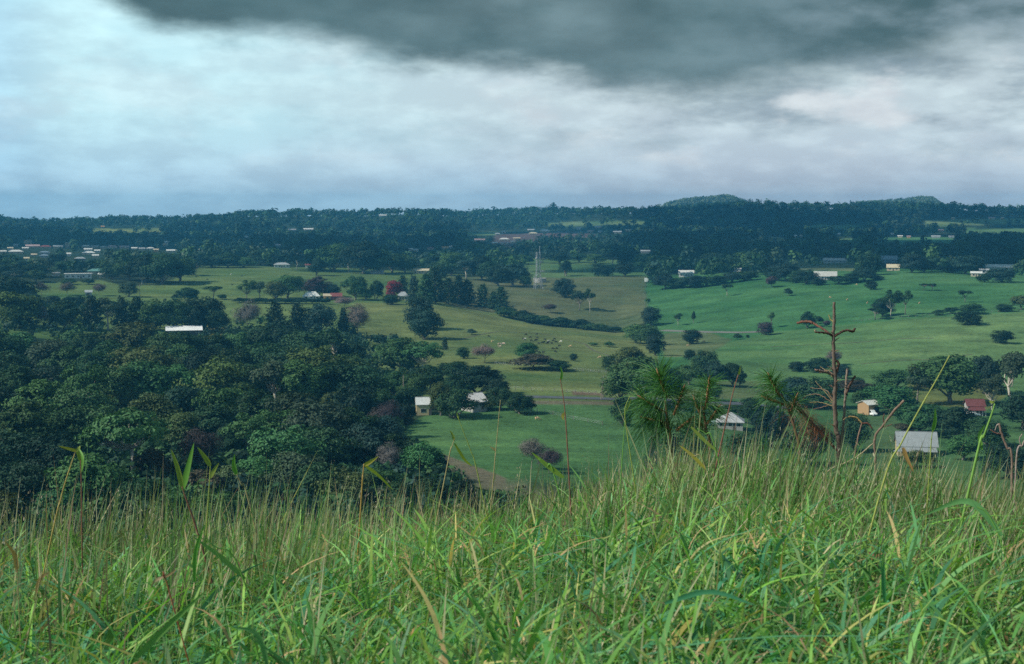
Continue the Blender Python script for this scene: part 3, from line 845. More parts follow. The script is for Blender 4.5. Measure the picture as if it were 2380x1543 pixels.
# ---- single trees on pastures and round the farmhouses
SINGLES = [
 # upper pasture beside the dark shelter trees
 ('bare', 97, 653, 689, 34, 'twig', 'bare grey tree touching the dark trees at the edge of the upper pasture'),
 ('bare', 157, 656, 687, 36, 'twig', 'bare grey tree standing alone below the long white house'),
 ('bare', 231, 658, 688, 32, 'pinktwig', 'bare brown tree with reddish trunk beside the small dark shed'),
 ('broad', 300, 655, 690, 38, 'grey', 'dark spreading tree alone on the pasture beside the thin power pole'),
 ('round', 122, 688, 716, 40, 'deep', 'dark bushy tree next to the clipped dark block of trees'),
 ('round', 160, 688, 715, 32, 'deep', 'clipped dark tree forming one end of the square dark clump', ),
 ('round', 184, 687, 714, 34, 'deep', 'bushy dark tree forming the ragged end of the square dark clump'),
 ('round', 12, 636, 722, 74, 'deep', 'tall dark blue tree at the very edge of the picture above the wood'),
 ('round', 52, 650, 722, 70, 'deep', 'tall dark tree second from the edge in the dark blue clump'),
 ('round', 72, 678, 728, 56, 'blue', 'lower dark tree at the front of the dark blue clump'),
 ('shrub', 407, 684, 697, 18, 'dark', 'small round bush at the end of the clump in the upper pasture'),
 ('broad', 437, 668, 702, 46, 'dark', 'dark tree in the clump between round bush and flat crowned tree'),
 ('umbrella', 496, 662, 696, 48, 'mid', 'flat crowned tree with slanting trunk in the upper pasture clump'),
 ('shrub', 517, 684, 697, 20, 'dark', 'low bush under the slanting flat crowned tree'),
 ('gum', 573, 648, 700, 44, 'mid', 'open gum tree at the outer end of the dark hedge'),
 ('gum', 604, 652, 700, 46, 'grey', 'open gum tree second along the dark hedge'),
 ('broad', 640, 650, 697, 46, 'olive', 'olive tree behind the dark hedge beside the tallest tree'),
 ('broad', 668, 636, 694, 66, 'mid', 'tallest green tree behind the dark hedge and white roofed house'),
 ('bare', 708, 650, 690, 40, 'purple', 'purplish bare tree behind the white roofed house'),
 ('broad', 737, 643, 690, 54, 'purple', 'purplish dark tree behind the white roofed house'),
 ('broad', 768, 660, 690, 44, 'blue', 'dark sloping tree behind the red roofed shed'),
 ('bare', 800, 690, 716, 48, 'pinktwig', 'low pinkish bare tree in front of the red roofed shed'),
 ('broad', 826, 640, 697, 56, 'green', 'bright green tree by the pasture edge before the power pole'),
 ('broad', 850, 672, 698, 34, 'mid', 'small green tree between bright green tree and power pole'),
 ('broad', 876, 652, 698, 28, 'dark', 'narrow tree with pale trunk beside the power pole'),
 ('round', 914, 651, 690, 36, 'red', 'crimson leaved tree beside the yellow hip roofed house'),
 ('round', 909, 684, 708, 42, 'dark', 'dark round bush below the crimson tree'),
 ('conifer', 936, 640, 684, 33, 'dark', 'hoop pine just behind the yellow hip roofed house'),
 ('conifer', 962, 640, 702, 39, 'blue', 'hoop pine nearest the yellow house in the tall dark stand'),
 ('conifer', 990, 636, 705, 49, 'dark', 'second hoop pine of the tall dark stand'),
 ('conifer', 1012, 622, 705, 57, 'deep', 'tallest hoop pine of the dark stand'),
 ('conifer', 1042, 645, 706, 52, 'dark', 'bushy hoop pine in the middle of the dark stand'),
 ('conifer', 1066, 640, 707, 44, 'deep', 'slim hoop pine toward the open end of the dark stand'),
 ('conifer', 1086, 650, 709, 46, 'deep', 'last thick hoop pine of the dark stand before the gap'),
 ('conifer', 1122, 660, 714, 41, 'dark', 'free standing hoop pine on the crest past the gap'),
 ('conifer', 1146, 678, 718, 33, 'dark', 'small hoop pine between two bigger ones on the crest'),
 ('conifer', 1164, 666, 722, 44, 'dark', 'outermost hoop pine on the crest above the hedge'),
 ('round', 974, 688, 766, 64, 'blue', 'tall dark tree in front of the yellow house, taller one of a pair'),
 ('round', 988, 718, 788, 72, 'blue', 'massive dark tree at the pasture end of the pair in front of the pine stand'),
 ('gum', 1312, 609, 641, 26, 'mid', 'thin pale tree behind the cone shaped tree'),
 ('cone', 1316, 606, 642, 46, 'deep', 'cone shaped dark tree on the far edge of the brown paddock'),
 ('round', 1391, 611, 642, 32, 'deep', 'taller dark tree of a touching pair on the brown paddock edge'),
 ('round', 1412, 616, 642, 32, 'deep', 'lower dark tree of a touching pair on the brown paddock edge'),
 ('broad', 1452, 606, 642, 46, 'blue', 'dark tree on the brown paddock edge beside the white box'),
 ('round', 1313, 646, 691, 48, 'blue', 'round dark tree in the open brown paddock'),
 ('gum', 1347, 672, 722, 46, 'grey', 'sparse greyish gum tree in the brown paddock'),
 ('gum', 1371, 668, 726, 30, 'mid', 'slim gum tree with white trunk in the brown paddock'),
 ('bare', 1280, 705, 728, 32, 'purple', 'purple leafless bush on the brown paddock above the hedge'),
 ('broad', 1192, 610, 664, 76, 'blue', 'big dark tree beside the lattice tower'),
 ('broad', 1158, 618, 664, 64, 'deep', 'dark tree behind the pines and the lattice tower clump'),
 ('broad', 1222, 640, 668, 28, 'dark', 'lower dark tree touching the water tank under the tower'),
 ('gum', 1505, 692, 716, 18, 'mid', 'thin small tree at the top of the gully trees'),
 ('round', 1513, 712, 757, 42, 'blue', 'dark round tree at the top of the gully'),
 ('broad', 1478, 752, 797, 66, 'mid', 'broad tree at the gully on the brown paddock side'),
 ('broad', 1507, 757, 803, 56, 'dark', 'dark tree in the middle of the gully clump'),
 ('round', 1522, 775, 826, 42, 'blue', 'lowest dark tree of the gully clump'),
 ('gum', 1576, 726, 757, 24, 'dark', 'dark tree with white trunk beside the narrow poplar'),
 ('cone', 1612, 723, 752, 14, 'deep', 'narrow pointed poplar on the green slope'),
 ('round', 1607, 765, 799, 42, 'deep', 'dark tree leaning over the farm track'),
 ('shrub', 1715, 775, 789, 20, 'dark', 'small round bush alone on the near green slope'),
 ('round', 1780, 748, 779, 36, 'purple', 'purple leaved round tree beside the farm track'),
 ('gum', 1793, 723, 762, 26, 'mid', 'slim green tree behind the purple tree'),
 ('gum', 1690, 657, 689, 30, 'dark', 'leaning tree with white trunk high on the green slope'),
 ('shrub', 1738, 778, 788, 8, 'dark', 'tiny bush by the farm track near the purple tree'),
 ('shrub', 1832, 670, 688, 20, 'deep', 'small round dark tree high on the green slope'),
 ('round', 2025, 652, 674, 26, 'deep', 'dark round tree just below the wood on the green slope'),
 ('shrub', 1793, 642, 668, 26, 'purple', 'greyish bush below the dark row near the white house'),
 ('gum', 2070, 670, 740, 44, 'dark', 'tall gum tree with white trunk in the hillside clump of three'),
 ('broad', 2051, 694, 736, 48, 'deep', 'dark middle tree of the hillside clump of three'),
 ('umbrella', 2034, 712, 744, 44, 'dark', 'low dark tree at the downhill end of the hillside clump'),
 ('gum', 2104, 672, 732, 36, 'dark', 'gum tree with bare thin trunk beside the hillside clump'),
 ('umbrella', 2147, 657, 676, 24, 'dark', 'thin flat tree of a pair high on the green slope'),
 ('umbrella', 2167, 657, 676, 24, 'deep', 'darker flat tree of a pair high on the green slope'),
 ('gum', 2243, 672, 703, 34, 'deep', 'layered dark tree above the two bushy hillside trees'),
 ('broad', 2256, 704, 729, 58, 'dark', 'wide low tree just above the field boundary'),
 ('round', 2253, 722, 755, 56, 'deep', 'dark bushy tree with shadow on the field boundary'),
 ('shrub', 2182, 720, 732, 30, 'dark', 'low shrub on the field boundary, paler of two'),
 ('shrub', 2210, 715, 729, 30, 'deep', 'low dark shrub on the field boundary beside the bushy tree'),
 ('round', 2335, 706, 724, 40, 'dark', 'low round bush near the edge of the green slope'),
 ('broad', 2374, 685, 720, 40, 'olive', 'olive tree cut by the picture edge on the green slope'),
 ('round', 2329, 767, 798, 44, 'deep', 'dark bush with shadow alone on the nearest green slope'),
 ('broad', 1876, 724, 763, 34, 'dark', 'dark tree behind the dead sapling branch on the slope'),
 ('shrub', 1902, 735, 753, 20, 'dark', 'small dark bush beside the tree behind the dead sapling'),
 ('shrub', 1922, 745, 760, 16, 'purple', 'small purplish bush behind the dead sapling'),
 # lower slopes and valley
 ('round', 1333, 821, 839, 17, 'deep', 'small round tree alone below the herd of cows'),
 ('broad', 1222, 796, 836, 46, 'green', 'bright green tree next to the brown mound of bushes'),
 ('shrub', 1238, 823, 858, 92, 'brown', 'wide low brownish mound of bushes below the cows'),
 ('shrub', 1296, 838, 862, 58, 'dark', 'low dark end of the brownish bush mound'),
 ('shrub', 1415, 794, 806, 24, 'mid', 'low green shrub on the cow pasture'),
 ('shrub', 1378, 796, 804, 22, 'mid', 'flat shrub patch on the cow pasture nearer the herd'),
 ('shrub', 1096, 764, 778, 22, 'grey', 'faint grey bush high on the cow pasture'),
 ('shrub', 887, 778, 798, 30, 'grey', 'greyish shrub on the pasture between wood and massive dark tree'),
 ('broad', 936, 783, 868, 104, 'mid', 'broad tree at the top corner of the wood under the massive dark tree'),
 ('gum', 982, 790, 872, 92, 'green', 'green tree with pale forked limbs at the wood corner'),
 ('conifer', 1034, 783, 814, 20, 'deep', 'little dark conifer at the pasture corner'),
 ('round', 1077, 806, 833, 28, 'dark', 'small dark tree beside the pinkish bare tree'),
 ('bare', 1127, 798, 844, 54, 'pinktwig', 'pinkish bare tree on the cow pasture'),
 ('broad', 1056, 840, 880, 72, 'dark', 'dark tree above the cream barn and the flat crowned tree'),
 ('broad', 1110, 850, 920, 104, 'deep', 'wide dark layered tree behind the gabled farmhouse'),
 ('broad', 1062, 868, 925, 70, 'dark', 'dark tree behind the ridge of the gabled farmhouse toward the barn'),
 ('broad', 1152, 876, 926, 56, 'deep', 'dark end tree of the clump behind the gabled farmhouse'),
 ('broad', 998, 848, 915, 76, 'dark', 'dark tree in the clump between the wood corner and the cream barn'),
 ('broad', 950, 898, 952, 56, 'dark', 'dark low tree at the wood end beside the tall thin pole'),
 ('broad', 920, 862, 930, 70, 'green', 'green tree behind the tall pole near the cream barn'),
 ('broad', 962, 870, 935, 64, 'mid', 'mid green tree next to the tall pole'),
 ('broad', 1024, 888, 966, 50, 'olive', 'olive topped tree beside the cream barn'),
 ('broad', 1058, 894, 972, 84, 'dark', 'big dark tree between cream barn and gabled farmhouse'),
 ('shrub', 1122, 921, 952, 66, 'olive', 'yellowish bush in front of the gabled farmhouse'),
 ('broad', 1163, 896, 953, 56, 'dark', 'dark tree just past the gabled farmhouse'),
 ('broad', 1208, 914, 962, 64, 'dark', 'dark bush at the end of the farmhouse garden by the road'),
 ('round', 944, 940, 985, 38, 'deep', 'dark bush between purple bare tree and cream barn'),
 ('broad', 1460, 806, 872, 66, 'olive', 'olive tree top behind the big tree by the leaning poles'),
 ('broad', 1487, 826, 940, 128, 'mid', 'big round tree beside the leaning poles on the road'),
 ('round', 1418, 826, 862, 36, 'dark', 'small dark tree poking out beside the big roadside tree'),
 ('broad', 1440, 858, 935, 66, 'mid', 'lower side tree of the big roadside clump next to the poles'),
 ('round', 1448, 918, 990, 50, 'dark', 'dark bush below the roadside clump on the meadow'),
 ('broad', 1545, 850, 935, 90, 'dark', 'dark tree hidden behind the pine needles'),
 ('round', 1602, 812, 836, 26, 'deep', 'small round tree at the top of the slope clump'),
 ('broad', 1640, 812, 866, 58, 'dark', 'tallest tree of the slope clump behind the pine needles'),
 ('broad', 1602, 845, 895, 60, 'mid', 'tree of the slope clump just behind the needle tufts'),
 ('broad', 1662, 840, 895, 58, 'blue', 'bluish tree in the middle of the slope clump'),
 ('broad', 1704, 842, 897, 44, 'dark', 'tall end tree of the slope clump near the red grass stalk'),
 ('broad', 1720, 860, 899, 30, 'mid', 'low end tree of the slope clump'),
 ('round', 1662, 893, 930, 32, 'deep', 'dark square bush below the slope clump by the track'),
 ('broad', 1745, 925, 985, 50, 'dark', 'dark tree beside the grey hip roofed house'),
 ('shrub', 1710, 942, 956, 60, 'dark', 'dark hedge bush behind the grey hip roofed house'),
 ('round', 1854, 840, 863, 40, 'deep', 'neat dark round bush on the slope beside the dead sapling'),
 ('round', 1906, 830, 866, 54, 'deep', 'dark tree just behind the dead sapling trunk'),
 ('round', 1955, 846, 880, 44, 'blue', 'dark tree at the open end of the clump behind the sapling'),
 ('bare', 1938, 815, 850, 40, 'pinktwig', 'pale bare tree straight behind the dead sapling trunk'),
 ('broad', 1850, 878, 945, 90, 'blue', 'dark tree below the round bush behind the needle tuft'),
 ('broad', 1906, 874, 950, 90, 'dark', 'wide dark tree behind the dry needles of the sapling'),
 ('shrub', 1985, 884, 908, 92, 'brown', 'pinkish brown scrub between sapling and orange shed'),
 ('round', 1998, 878, 898, 24, 'dark', 'small dark tree at the end of the brown scrub'),
 ('broad', 2000, 904, 950, 40, 'mid', 'green tree just above the orange shed'),
 ('broad', 2078, 858, 905, 90, 'mid', 'green tree behind the wide tree by the orange shed'),
 ('broad', 2076, 894, 962, 112, 'green', 'wide green tree overhanging the orange shed and white car'),
 ('gum', 2132, 856, 940, 86, 'grey', 'greyish tree with dark slim trunk right of the shed tree'.replace(' right of', ' beside')),
 ('broad', 2208, 822, 938, 136, 'mid', 'tallest broad tree above the red roofed building'),
 ('broad', 2152, 840, 900, 70, 'olive', 'olive tree between greyish tree and the tallest broad tree'),
 ('broad', 2286, 828, 915, 80, 'blue', 'bluish tree between the tallest broad tree and the grey gums'),
 ('gum', 2348, 806, 960, 120, 'grey', 'tall grey gum with several pale trunks at the picture edge'),
 ('gum', 2305, 862, 965, 74, 'grey', 'grey gum with pale trunk next to the red roofed building'),
 ('broad', 2382, 900, 1000, 110, 'deep', 'very dark tree under the grey gums at the picture edge'),
 ('broad', 2140, 938, 1010, 112, 'green', 'bright green tree behind the grey roofed house'),
 ('broad', 2216, 945, 1020, 90, 'deep', 'dark tree behind the gable end of the grey roofed house'),
 ('shrub', 2100, 984, 1012, 46, 'brown', 'brown bush at the ridge of the grey roofed house'),
 ('broad', 2296, 970, 1040, 90, 'dark', 'dark tree on the lane below the red roofed building'),
 ('broad', 2238, 1010, 1070, 76, 'green', 'green tree beside the gable end of the grey roofed house'),
 ('shrub', 2130, 1048, 1088, 76, 'olive', 'olive bush in front of the grey roofed house'),
 ('broad', 2340, 1030, 1110, 100, 'deep', 'dark tree low at the picture edge behind the dead sticks'),
 ('broad', 1790, 945, 1040, 90, 'blue', 'dark tree between grey hip roofed house and needle tuft'),
 ('broad', 1985, 955, 1050, 70, 'dark', 'dark tree below the orange shed behind the dead stick'),
 ('broad', 1740, 1000, 1080, 90, 'dark', 'dark tree below the grey hip roofed house'),
 ('broad', 1880, 985, 1080, 100, 'dark', 'dark tree in the valley straight behind the dry needles'),
 ('broad', 1600, 985, 1080, 110, 'mid', 'dark tree in the valley under the needle tufts'),
 ('bare', 1236, 1016, 1090, 64, 'twig', 'grey leafless scrub rising behind the middle grass tips'),
 ('bare', 1275, 1040, 1100, 60, 'purple', 'purplish scrub beside the grey leafless scrub'),
 ('broad', 980, 1026, 1125, 92, 'green', 'rounded bushy tree standing alone at the lower wood corner'),
 ('bare', 905, 1030, 1120, 60, 'twig', 'thin grey bare tree at the wood corner behind the grass'),
]
for s in SINGLES:
    kind, x, yt, yb, w, col, lab = s[:7]
    bk = 'pale' if ('white trunk' in lab or 'pale trunk' in lab or 'pale limb' in lab or 'pale forked' in lab) else ('grey' if kind != 'gum' else 'grey')
    T(kind, x, yt, yb, w, col, lab, None, bk)

# hedge on the crest below the pines: single bushes
hx = [(1172, 717, 736, 36), (1194, 722, 742, 34), (1216, 726, 746, 36), (1238, 732, 751, 40), (1262, 736, 754, 36), (1284, 740, 757, 38), (1306, 742, 760, 36), (1328, 746, 761, 36), (1350, 745, 764, 40), (1372, 752, 767, 34), (1393, 756, 769, 34), (1412, 760, 771, 30), (1429, 762, 773, 26)]
for k, (x, a, b, w) in enumerate(hx):
    T('broad' if k % 3 == 1 else 'shrub', x, a - (3, 0, 5, 1)[k % 4], b, w * (1.3, 1.05, 1.2)[k % 3], ('dark', 'mid', 'deep')[k % 3], f"dark bush, {ORD[k]} down the crest from the outermost hoop pine, hedge above the cows", 'bushes of the hedge along the crest', dmin=700)
# clipped hedge before the white roofed house
for k in range(14):
    T('shrub', 556 + k * 15.5, 692 + (k % 3), 704 + 0.2 * k, 27, 'deep', f"dark hedge bush, {ORD[k]} along from the gum tree end, before the white roofed house", 'bushes of the hedge before the white roofed house')
# dark rows in front of the farms on the green slopes
ROWS2 = [
 ('row in front of the white farmhouse', [(1527, 640, 662, 40), (1545, 636, 672, 44), (1568, 646, 671, 40), (1592, 644, 669, 44), (1618, 640, 668, 44), (1644, 642, 665, 42), (1668, 640, 660, 40), (1700, 634, 656, 46), (1735, 630, 652, 50)]),
 ('row below the long bright roofed shed', [(1800, 620, 652, 46), (1828, 612, 654, 50), (1852, 628, 657, 42), (1874, 624, 660, 46), (1900, 645, 663, 30), (1950, 640, 661, 44), (1982, 634, 657, 46), (2010, 622, 653, 50), (2036, 640, 650, 34)]),
 ('row around the yellowish roofed house', [(2018, 588, 640, 56), (2118, 590, 634, 50), (2146, 602, 632, 40), (2166, 610, 630, 34)]),
 ('row beside the long white farm buildings', [(2212, 604, 634, 60), (2246, 594, 637, 70), (2330, 622, 656, 56), (2288, 636, 656, 28), (2300, 628, 650, 20)]),
]
for nm, L in ROWS2:
    for k, (x, a, b, w) in enumerate(sorted(L)):
        T('broad' if k % 2 else 'round', x, a, b, w, ('deep', 'blue', 'dark')[k % 3], f"dark tree, {ORD[k]} counting outward from the picture's centre, {nm}", 'dark trees in front of the hillside farms', dmin=600)
# belts of dark trees behind the pastures
BELTS = [
 ('belt between the town and the long low white house', [(8, 604, 640, 64), (48, 608, 642, 58), (84, 612, 644, 54), (112, 606, 634, 40), (150, 606, 632, 46), (176, 600, 630, 50), (212, 604, 628, 44), (246, 602, 632, 50), (276, 604, 644, 44), (30, 622, 656, 60), (84, 626, 656, 44), (160, 646, 662, 30), (206, 648, 661, 26), (262, 636, 656, 40), (130, 590, 616, 40), (268, 588, 612, 44), (300, 586, 612, 40), (20, 590, 616, 46)]),
 ('belt beside the white roofed town', [(262, 612, 648, 50), (300, 606, 652, 56), (338, 590, 656, 76), (378, 588, 660, 84), (418, 598, 655, 70), (450, 606, 640, 56), (330, 632, 662, 46), (490, 596, 622, 60), (530, 590, 622, 60), (566, 596, 622, 50), (612, 606, 619, 22)]),
 ('belt around the white house with grey roof', [(690, 590, 628, 34), (605, 578, 616, 54), (635, 586, 612, 40), (742, 580, 628, 60), (775, 566, 632, 70), (810, 572, 633, 60), (845, 562, 636, 86), (880, 578, 636, 60), (736, 600, 640, 36)]),
 ('belt around the cream house with posts', [(912, 586, 634, 56), (942, 592, 634, 50), (1010, 590, 634, 52), (1048, 586, 640, 60), (1084, 600, 650, 60), (1120, 596, 650, 56), (965, 604, 628, 40), (1140, 606, 655, 60), (1022, 610, 655, 50)]),
 ('belt behind the lattice tower and bright strip', [(1180, 588, 618, 50), (1216, 592, 614, 46), (1262, 590, 611, 44), (1300, 584, 612, 52), (1345, 588, 610, 44), (1384, 590, 612, 46), (1424, 584, 616, 52), (1462, 582, 622, 56), (1496, 588, 632, 50)]),
 ('belt behind the white farmhouse', [(1532, 590, 636, 56), (1566, 594, 632, 50), (1628, 592, 628, 56), (1664, 586, 634, 60), (1700, 590, 636, 60), (1736, 584, 634, 60), (1770, 588, 630, 56), (1800, 590, 614, 44)]),
 ('belt behind the farms at the far end', [(1880, 584, 606, 50), (1930, 580, 603, 50), (1980, 576, 606, 54), (2150, 578, 610, 60), (2190, 566, 612, 70), (2236, 560, 612, 80), (2284, 556, 612, 84), (2330, 560, 612, 84), (2372, 566, 618, 80)]),
]
for nm, L in BELTS:
    for k, (x, a, b, w) in enumerate(sorted(L)):
        T(('broad', 'broad', 'gum', 'broad')[k % 4], x, a, b, w, ('dark', 'deep', 'blue', 'mid')[(k * 7) % 4], f"dark tree in the {nm}", f'trees of the {nm}', dmin=800, bark='pale' if k % 4 == 2 else 'grey')

# ------------------------------------------------------------------ unseen cloud slab, added out of view to shade the far woods
def shade_cloud():
    zc = 900.0
    k = zc / math.tan(R(SUN_EL))
    ox, oy = math.sin(R(SUN_AZ)) * k, math.cos(R(SUN_AZ)) * k
    S = 55.0
    gx = np.arange(-2900, 3300, S)
    gy = np.arange(300, 3900, S)
    X, Y = np.meshgrid(gx, gy)
    d = np.hypot(X, Y) * (1 + 0.10 * fbm2(X / 330, Y / 330, 51))
    px = CX + F * np.arctan2(X, Y) + 120 * fbm2(X / 400, Y / 400, 52)
    m = ((px > 440) & (d > 1330) & (d < 2950)) | ((px <= 440) & (d > 2050) & (d < 2950)) | ((px > 1480) & (d > 1290) & (d < 3350))
    m &= (Y > 250) & (fbm2(X / 190, Y / 190, 53) > -0.17)
    m &= ~((px > 1080) & (px < 1300) & (d > 2150) & (d < 2800))  # gap shaped so the bare earth estate stays in sun
    m[0] = m[-1] = False
    m[:, 0] = m[:, -1] = False
    th = np.zeros(m.shape)
    e = m.copy()
    for _ in range(7):
        th += e
        n = e.copy()
        n[1:-1, 1:-1] = e[1:-1, 1:-1] & e[:-2, 1:-1] & e[2:, 1:-1] & e[1:-1, :-2] & e[1:-1, 2:]
        e = n
    lump = 1 + 0.8 * fbm2(X / 170, Y / 170, 54)
    th = np.sqrt(np.maximum(th - 1, 0)) * lump
    V, Fc, idx = [], [], {}
    def vid(i, j, top):
        t_ = th[i, j]
        key = (i, j, top if t_ > 0 else 0)
        if key not in idx:
            idx[key] = len(V)
            V.append((X[i, j] + ox, Y[i, j] + oy, EYE + zc + (t_ * 85 if top else -t_ * 28)))
        return idx[key]
    for i in range(m.shape[0] - 1):
        for j in range(m.shape[1] - 1):
            if m[i, j] and m[i + 1, j] and m[i, j + 1] and m[i + 1, j + 1]:
                Fc.append([vid(i, j, 1), vid(i, j + 1, 1), vid(i + 1, j + 1, 1), vid(i + 1, j, 1)])
                Fc.append([vid(i, j, 0), vid(i + 1, j, 0), vid(i + 1, j + 1, 0), vid(i, j + 1, 0)])
    mm, t, b = mat('cloud')  # surface of the added shading slab
    b.inputs['Base Color'].default_value = (0.8, 0.82, 0.84, 1)
    b.inputs['Roughness'].default_value = 1.0
    b.inputs['Specular IOR Level'].default_value = 0.0
    o = link('shade_cloud', mesh('shade_cloud', V, Fc, [mm], smooth=True))
    tag(o, 'unseen cloud slab added to shade the far woods', 'cloud', kind='structure')
shade_cloud()

# ------------------------------------------------------------------ houses
def house(name, P, rz, w, dp, hw, hr, kind, wall, roof, label, cat='house', group=None, nwin=3, over=0.5, leanto=False, posts=0, door=True, chimney=False, stilts=0.0):
    """w along the long side (local x), dp deep (local y), hw wall height, hr roof rise; kind gable | hip | shed | flat.  -Y faces the viewer at rz = 0"""
    o = empty(name, P, rz)
    tag(o, label, cat, group)
    z0 = -1.5
    g = Geo()
    g.box(-w / 2, w / 2, -dp / 2, dp / 2, z0, hw + stilts)
    if kind == 'gable':
        for s in (-1, 1):
            x = s * (w / 2 - 0.01)
            g.add([(x, -dp / 2, hw + stilts), (x, dp / 2, hw + stilts), (x, 0, hw + stilts + hr * 0.97)], [(0, 1, 2) if s > 0 else (0, 2, 1)])
    link('wall', g.build('house_wall', [M_WALL]), o, color=wall)
    hw = hw + stilts
    r = Geo()
    t = 0.12
    W2, D2 = w / 2 + over, dp / 2 + over
    dz = hr * over / (dp / 2)
    if kind == 'gable':
        for s in (-1, 1):
            a = [(-W2, s * D2, hw - dz), (W2, s * D2, hw - dz), (W2, 0, hw + hr), (-W2, 0, hw + hr)]
            b = [(x, y, z + t) for x, y, z in a]
            r.add(a + b, [(0, 3, 2, 1), (4, 5, 6, 7), (0, 1, 5, 4), (1, 2, 6, 5), (2, 3, 7, 6), (3, 0, 4, 7)])
        r.box(-W2, W2, -0.12, 0.12, hw + hr + t - 0.02, hw + hr + t + 0.06)
    elif kind == 'hip':
        k = max(w / 2 - dp / 2, 0.3)
        a = [(-W2, -D2, hw - dz), (W2, -D2, hw - dz), (W2, D2, hw - dz), (-W2, D2, hw - dz), (-k, 0, hw + hr), (k, 0, hw + hr)]
        r.add(a, [(0, 1, 5, 4), (1, 2, 5), (2, 3, 4, 5), (3, 0, 4), (0, 3, 2, 1)])
        r.box(-W2, W2, -D2, D2, hw - dz - 0.16, hw - dz - 0.003)
    elif kind == 'shed':
        a = [(-W2, -D2, hw - dz), (W2, -D2, hw - dz), (W2, D2, hw + hr), (-W2, D2, hw + hr)]
        b = [(x, y, z + t) for x, y, z in a]
        r.add(a + b, [(0, 3, 2, 1), (4, 5, 6, 7), (0, 1, 5, 4), (1, 2, 6, 5), (2, 3, 7, 6), (3, 0, 4, 7)])
        g2 = Geo()
        g2.add([(-w / 2, -dp / 2, hw - .01), (w / 2, -dp / 2, hw - .01), (w / 2, dp / 2, hw - .01), (-w / 2, dp / 2, hw - .01), (w / 2, dp / 2, hw + hr * .93), (-w / 2, dp / 2, hw + hr * .93)], [(0, 5, 3), (1, 2, 4), (2, 3, 5, 4)])
        link('upper_wall', g2.build('upper_wall', [M_WALL]), o, color=wall)
    else:
        r.box(-W2, W2, -D2, D2, hw, hw + 0.3)
    if leanto:
        a = [(-W2 - 1.2, -D2 - 2.6, hw - 1.35), (W2 - 0.6, -D2 - 2.6, hw - 1.35), (W2 - 0.6, -D2 + 0.25, hw - dz - 0.1), (-W2 + 1.6, -D2 + 0.25, hw - dz - 0.1)]
        b = [(x, y, z + 0.1) for x, y, z in a]
        v = Geo()
        v.add(a + b, [(0, 3, 2, 1), (4, 5, 6, 7), (0, 1, 5, 4), (1, 2, 6, 5), (2, 3, 7, 6), (3, 0, 4, 7)])
        link('verandah_roof', v.build('verandah_roof', [M_ROOF]), o, color=roof)
        posts = posts or 6
    link('roof', r.build('house_roof', [M_ROOF]), o, color=roof)
    if posts:
        off = 2.5 if leanto else 1.6
        for k in range(posts):
            x = -w / 2 + w * (k + 0.02) / (posts - 1 + 0.04)
            p = Geo()
            p.box(x - 0.07, x + 0.07, -dp / 2 - off, -dp / 2 - off + 0.14, z0, hw - (1.38 if leanto else dz + 0.05))
            link('verandah_post', p.build('verandah_post', [M_WALL]), o, color=(0.7, 0.68, 0.62))
        if not leanto:
            p = Geo()
            p.box(-W2, W2, -dp / 2 - off - 0.1, -dp / 2 + 0.02, hw - dz - 0.05, hw - dz + 0.08)
            link('verandah_roof', p.build('verandah_roof', [M_ROOF]), o, color=roof)
    zs = stilts + 0.9
    hh = min(1.2, (hw - stilts) * 0.45)
    for k in range(nwin):
        x = -w / 2 + w * (k + 0.5) / nwin
        ww = min(1.7, w / nwin * 0.5)
        f = Geo()
        f.box(x - ww / 2, x + ww / 2, -dp / 2 - 0.05, -dp / 2 + 0.1, zs, zs + hh)
        fo = link('window', f.build('window', [M_WALL]), o, color=(0.75, 0.74, 0.7))
        pn = Geo()
        pn.box(x - ww / 2 + 0.09, x + ww / 2 - 0.09, -dp / 2 - 0.07, -dp / 2, zs + 0.09, zs + hh - 0.09)
        link('pane', pn.build('pane', [M_GLASS]), fo)
    if door:
        f = Geo()
        x = w * 0.5 / max(nwin, 1) * (0 if nwin % 2 == 0 else 1)
        f.box(x - 0.45, x + 0.45, -dp / 2 - 0.06, -dp / 2 + 0.1, stilts, stilts + min(2.05, hw * 0.85))
        link('door', f.build('door', [M_WALL]), o, color=(0.10, 0.09, 0.08))
    if chimney:
        f = Geo()
        f.box(w * .2, w * .2 + 0.7, -0.3, 0.4, hw + hr * 0.6, hw + hr + 0.9)
        link('chimney', f.build('chimney', [M_WALL]), o, color=(0.3, 0.2, 0.16))
    return o

WH, CR, GY_, PK, TAN = (0.62, 0.62, 0.60), (0.55, 0.48, 0.34), (0.36, 0.38, 0.40), (0.42, 0.29, 0.29), (0.50, 0.42, 0.30)
BL, RD, TE, OR = (0.17, 0.23, 0.29), (0.22, 0.065, 0.06), (0.12, 0.27, 0.24), (0.6, 0.33, 0.12)
HOUSE_RECT = []
def HX(x, y, wpx, kind, wall, roof, label, hfrac=0.32, rz=None, dmin=600, cat='house', group=None, name='house', **kw):
    """a house whose foot is seen at (x, y) and which is wpx wide"""
    P, d = at(x, y, dmin)
    w = wpx * d / F * (0.84 if d > 1400 else 1.0)
    dp = kw.pop('dp', min(max(w * 0.5, 5.0), 10.0))
    hw = kw.pop('hw', 2.9)
    hr = kw.pop('hr', dp * 0.22)
    a = -math.atan2(P.x, P.y) if rz is None else rz
    HOUSE_RECT.append((x - wpx / 2 - 3, x + wpx / 2 + 3, y - (hw + hr) * F / d - 2, y + 1, d))
    return house(name, P, a, w, dp, hw, hr, kind, wall, roof, label, cat, group, **kw)

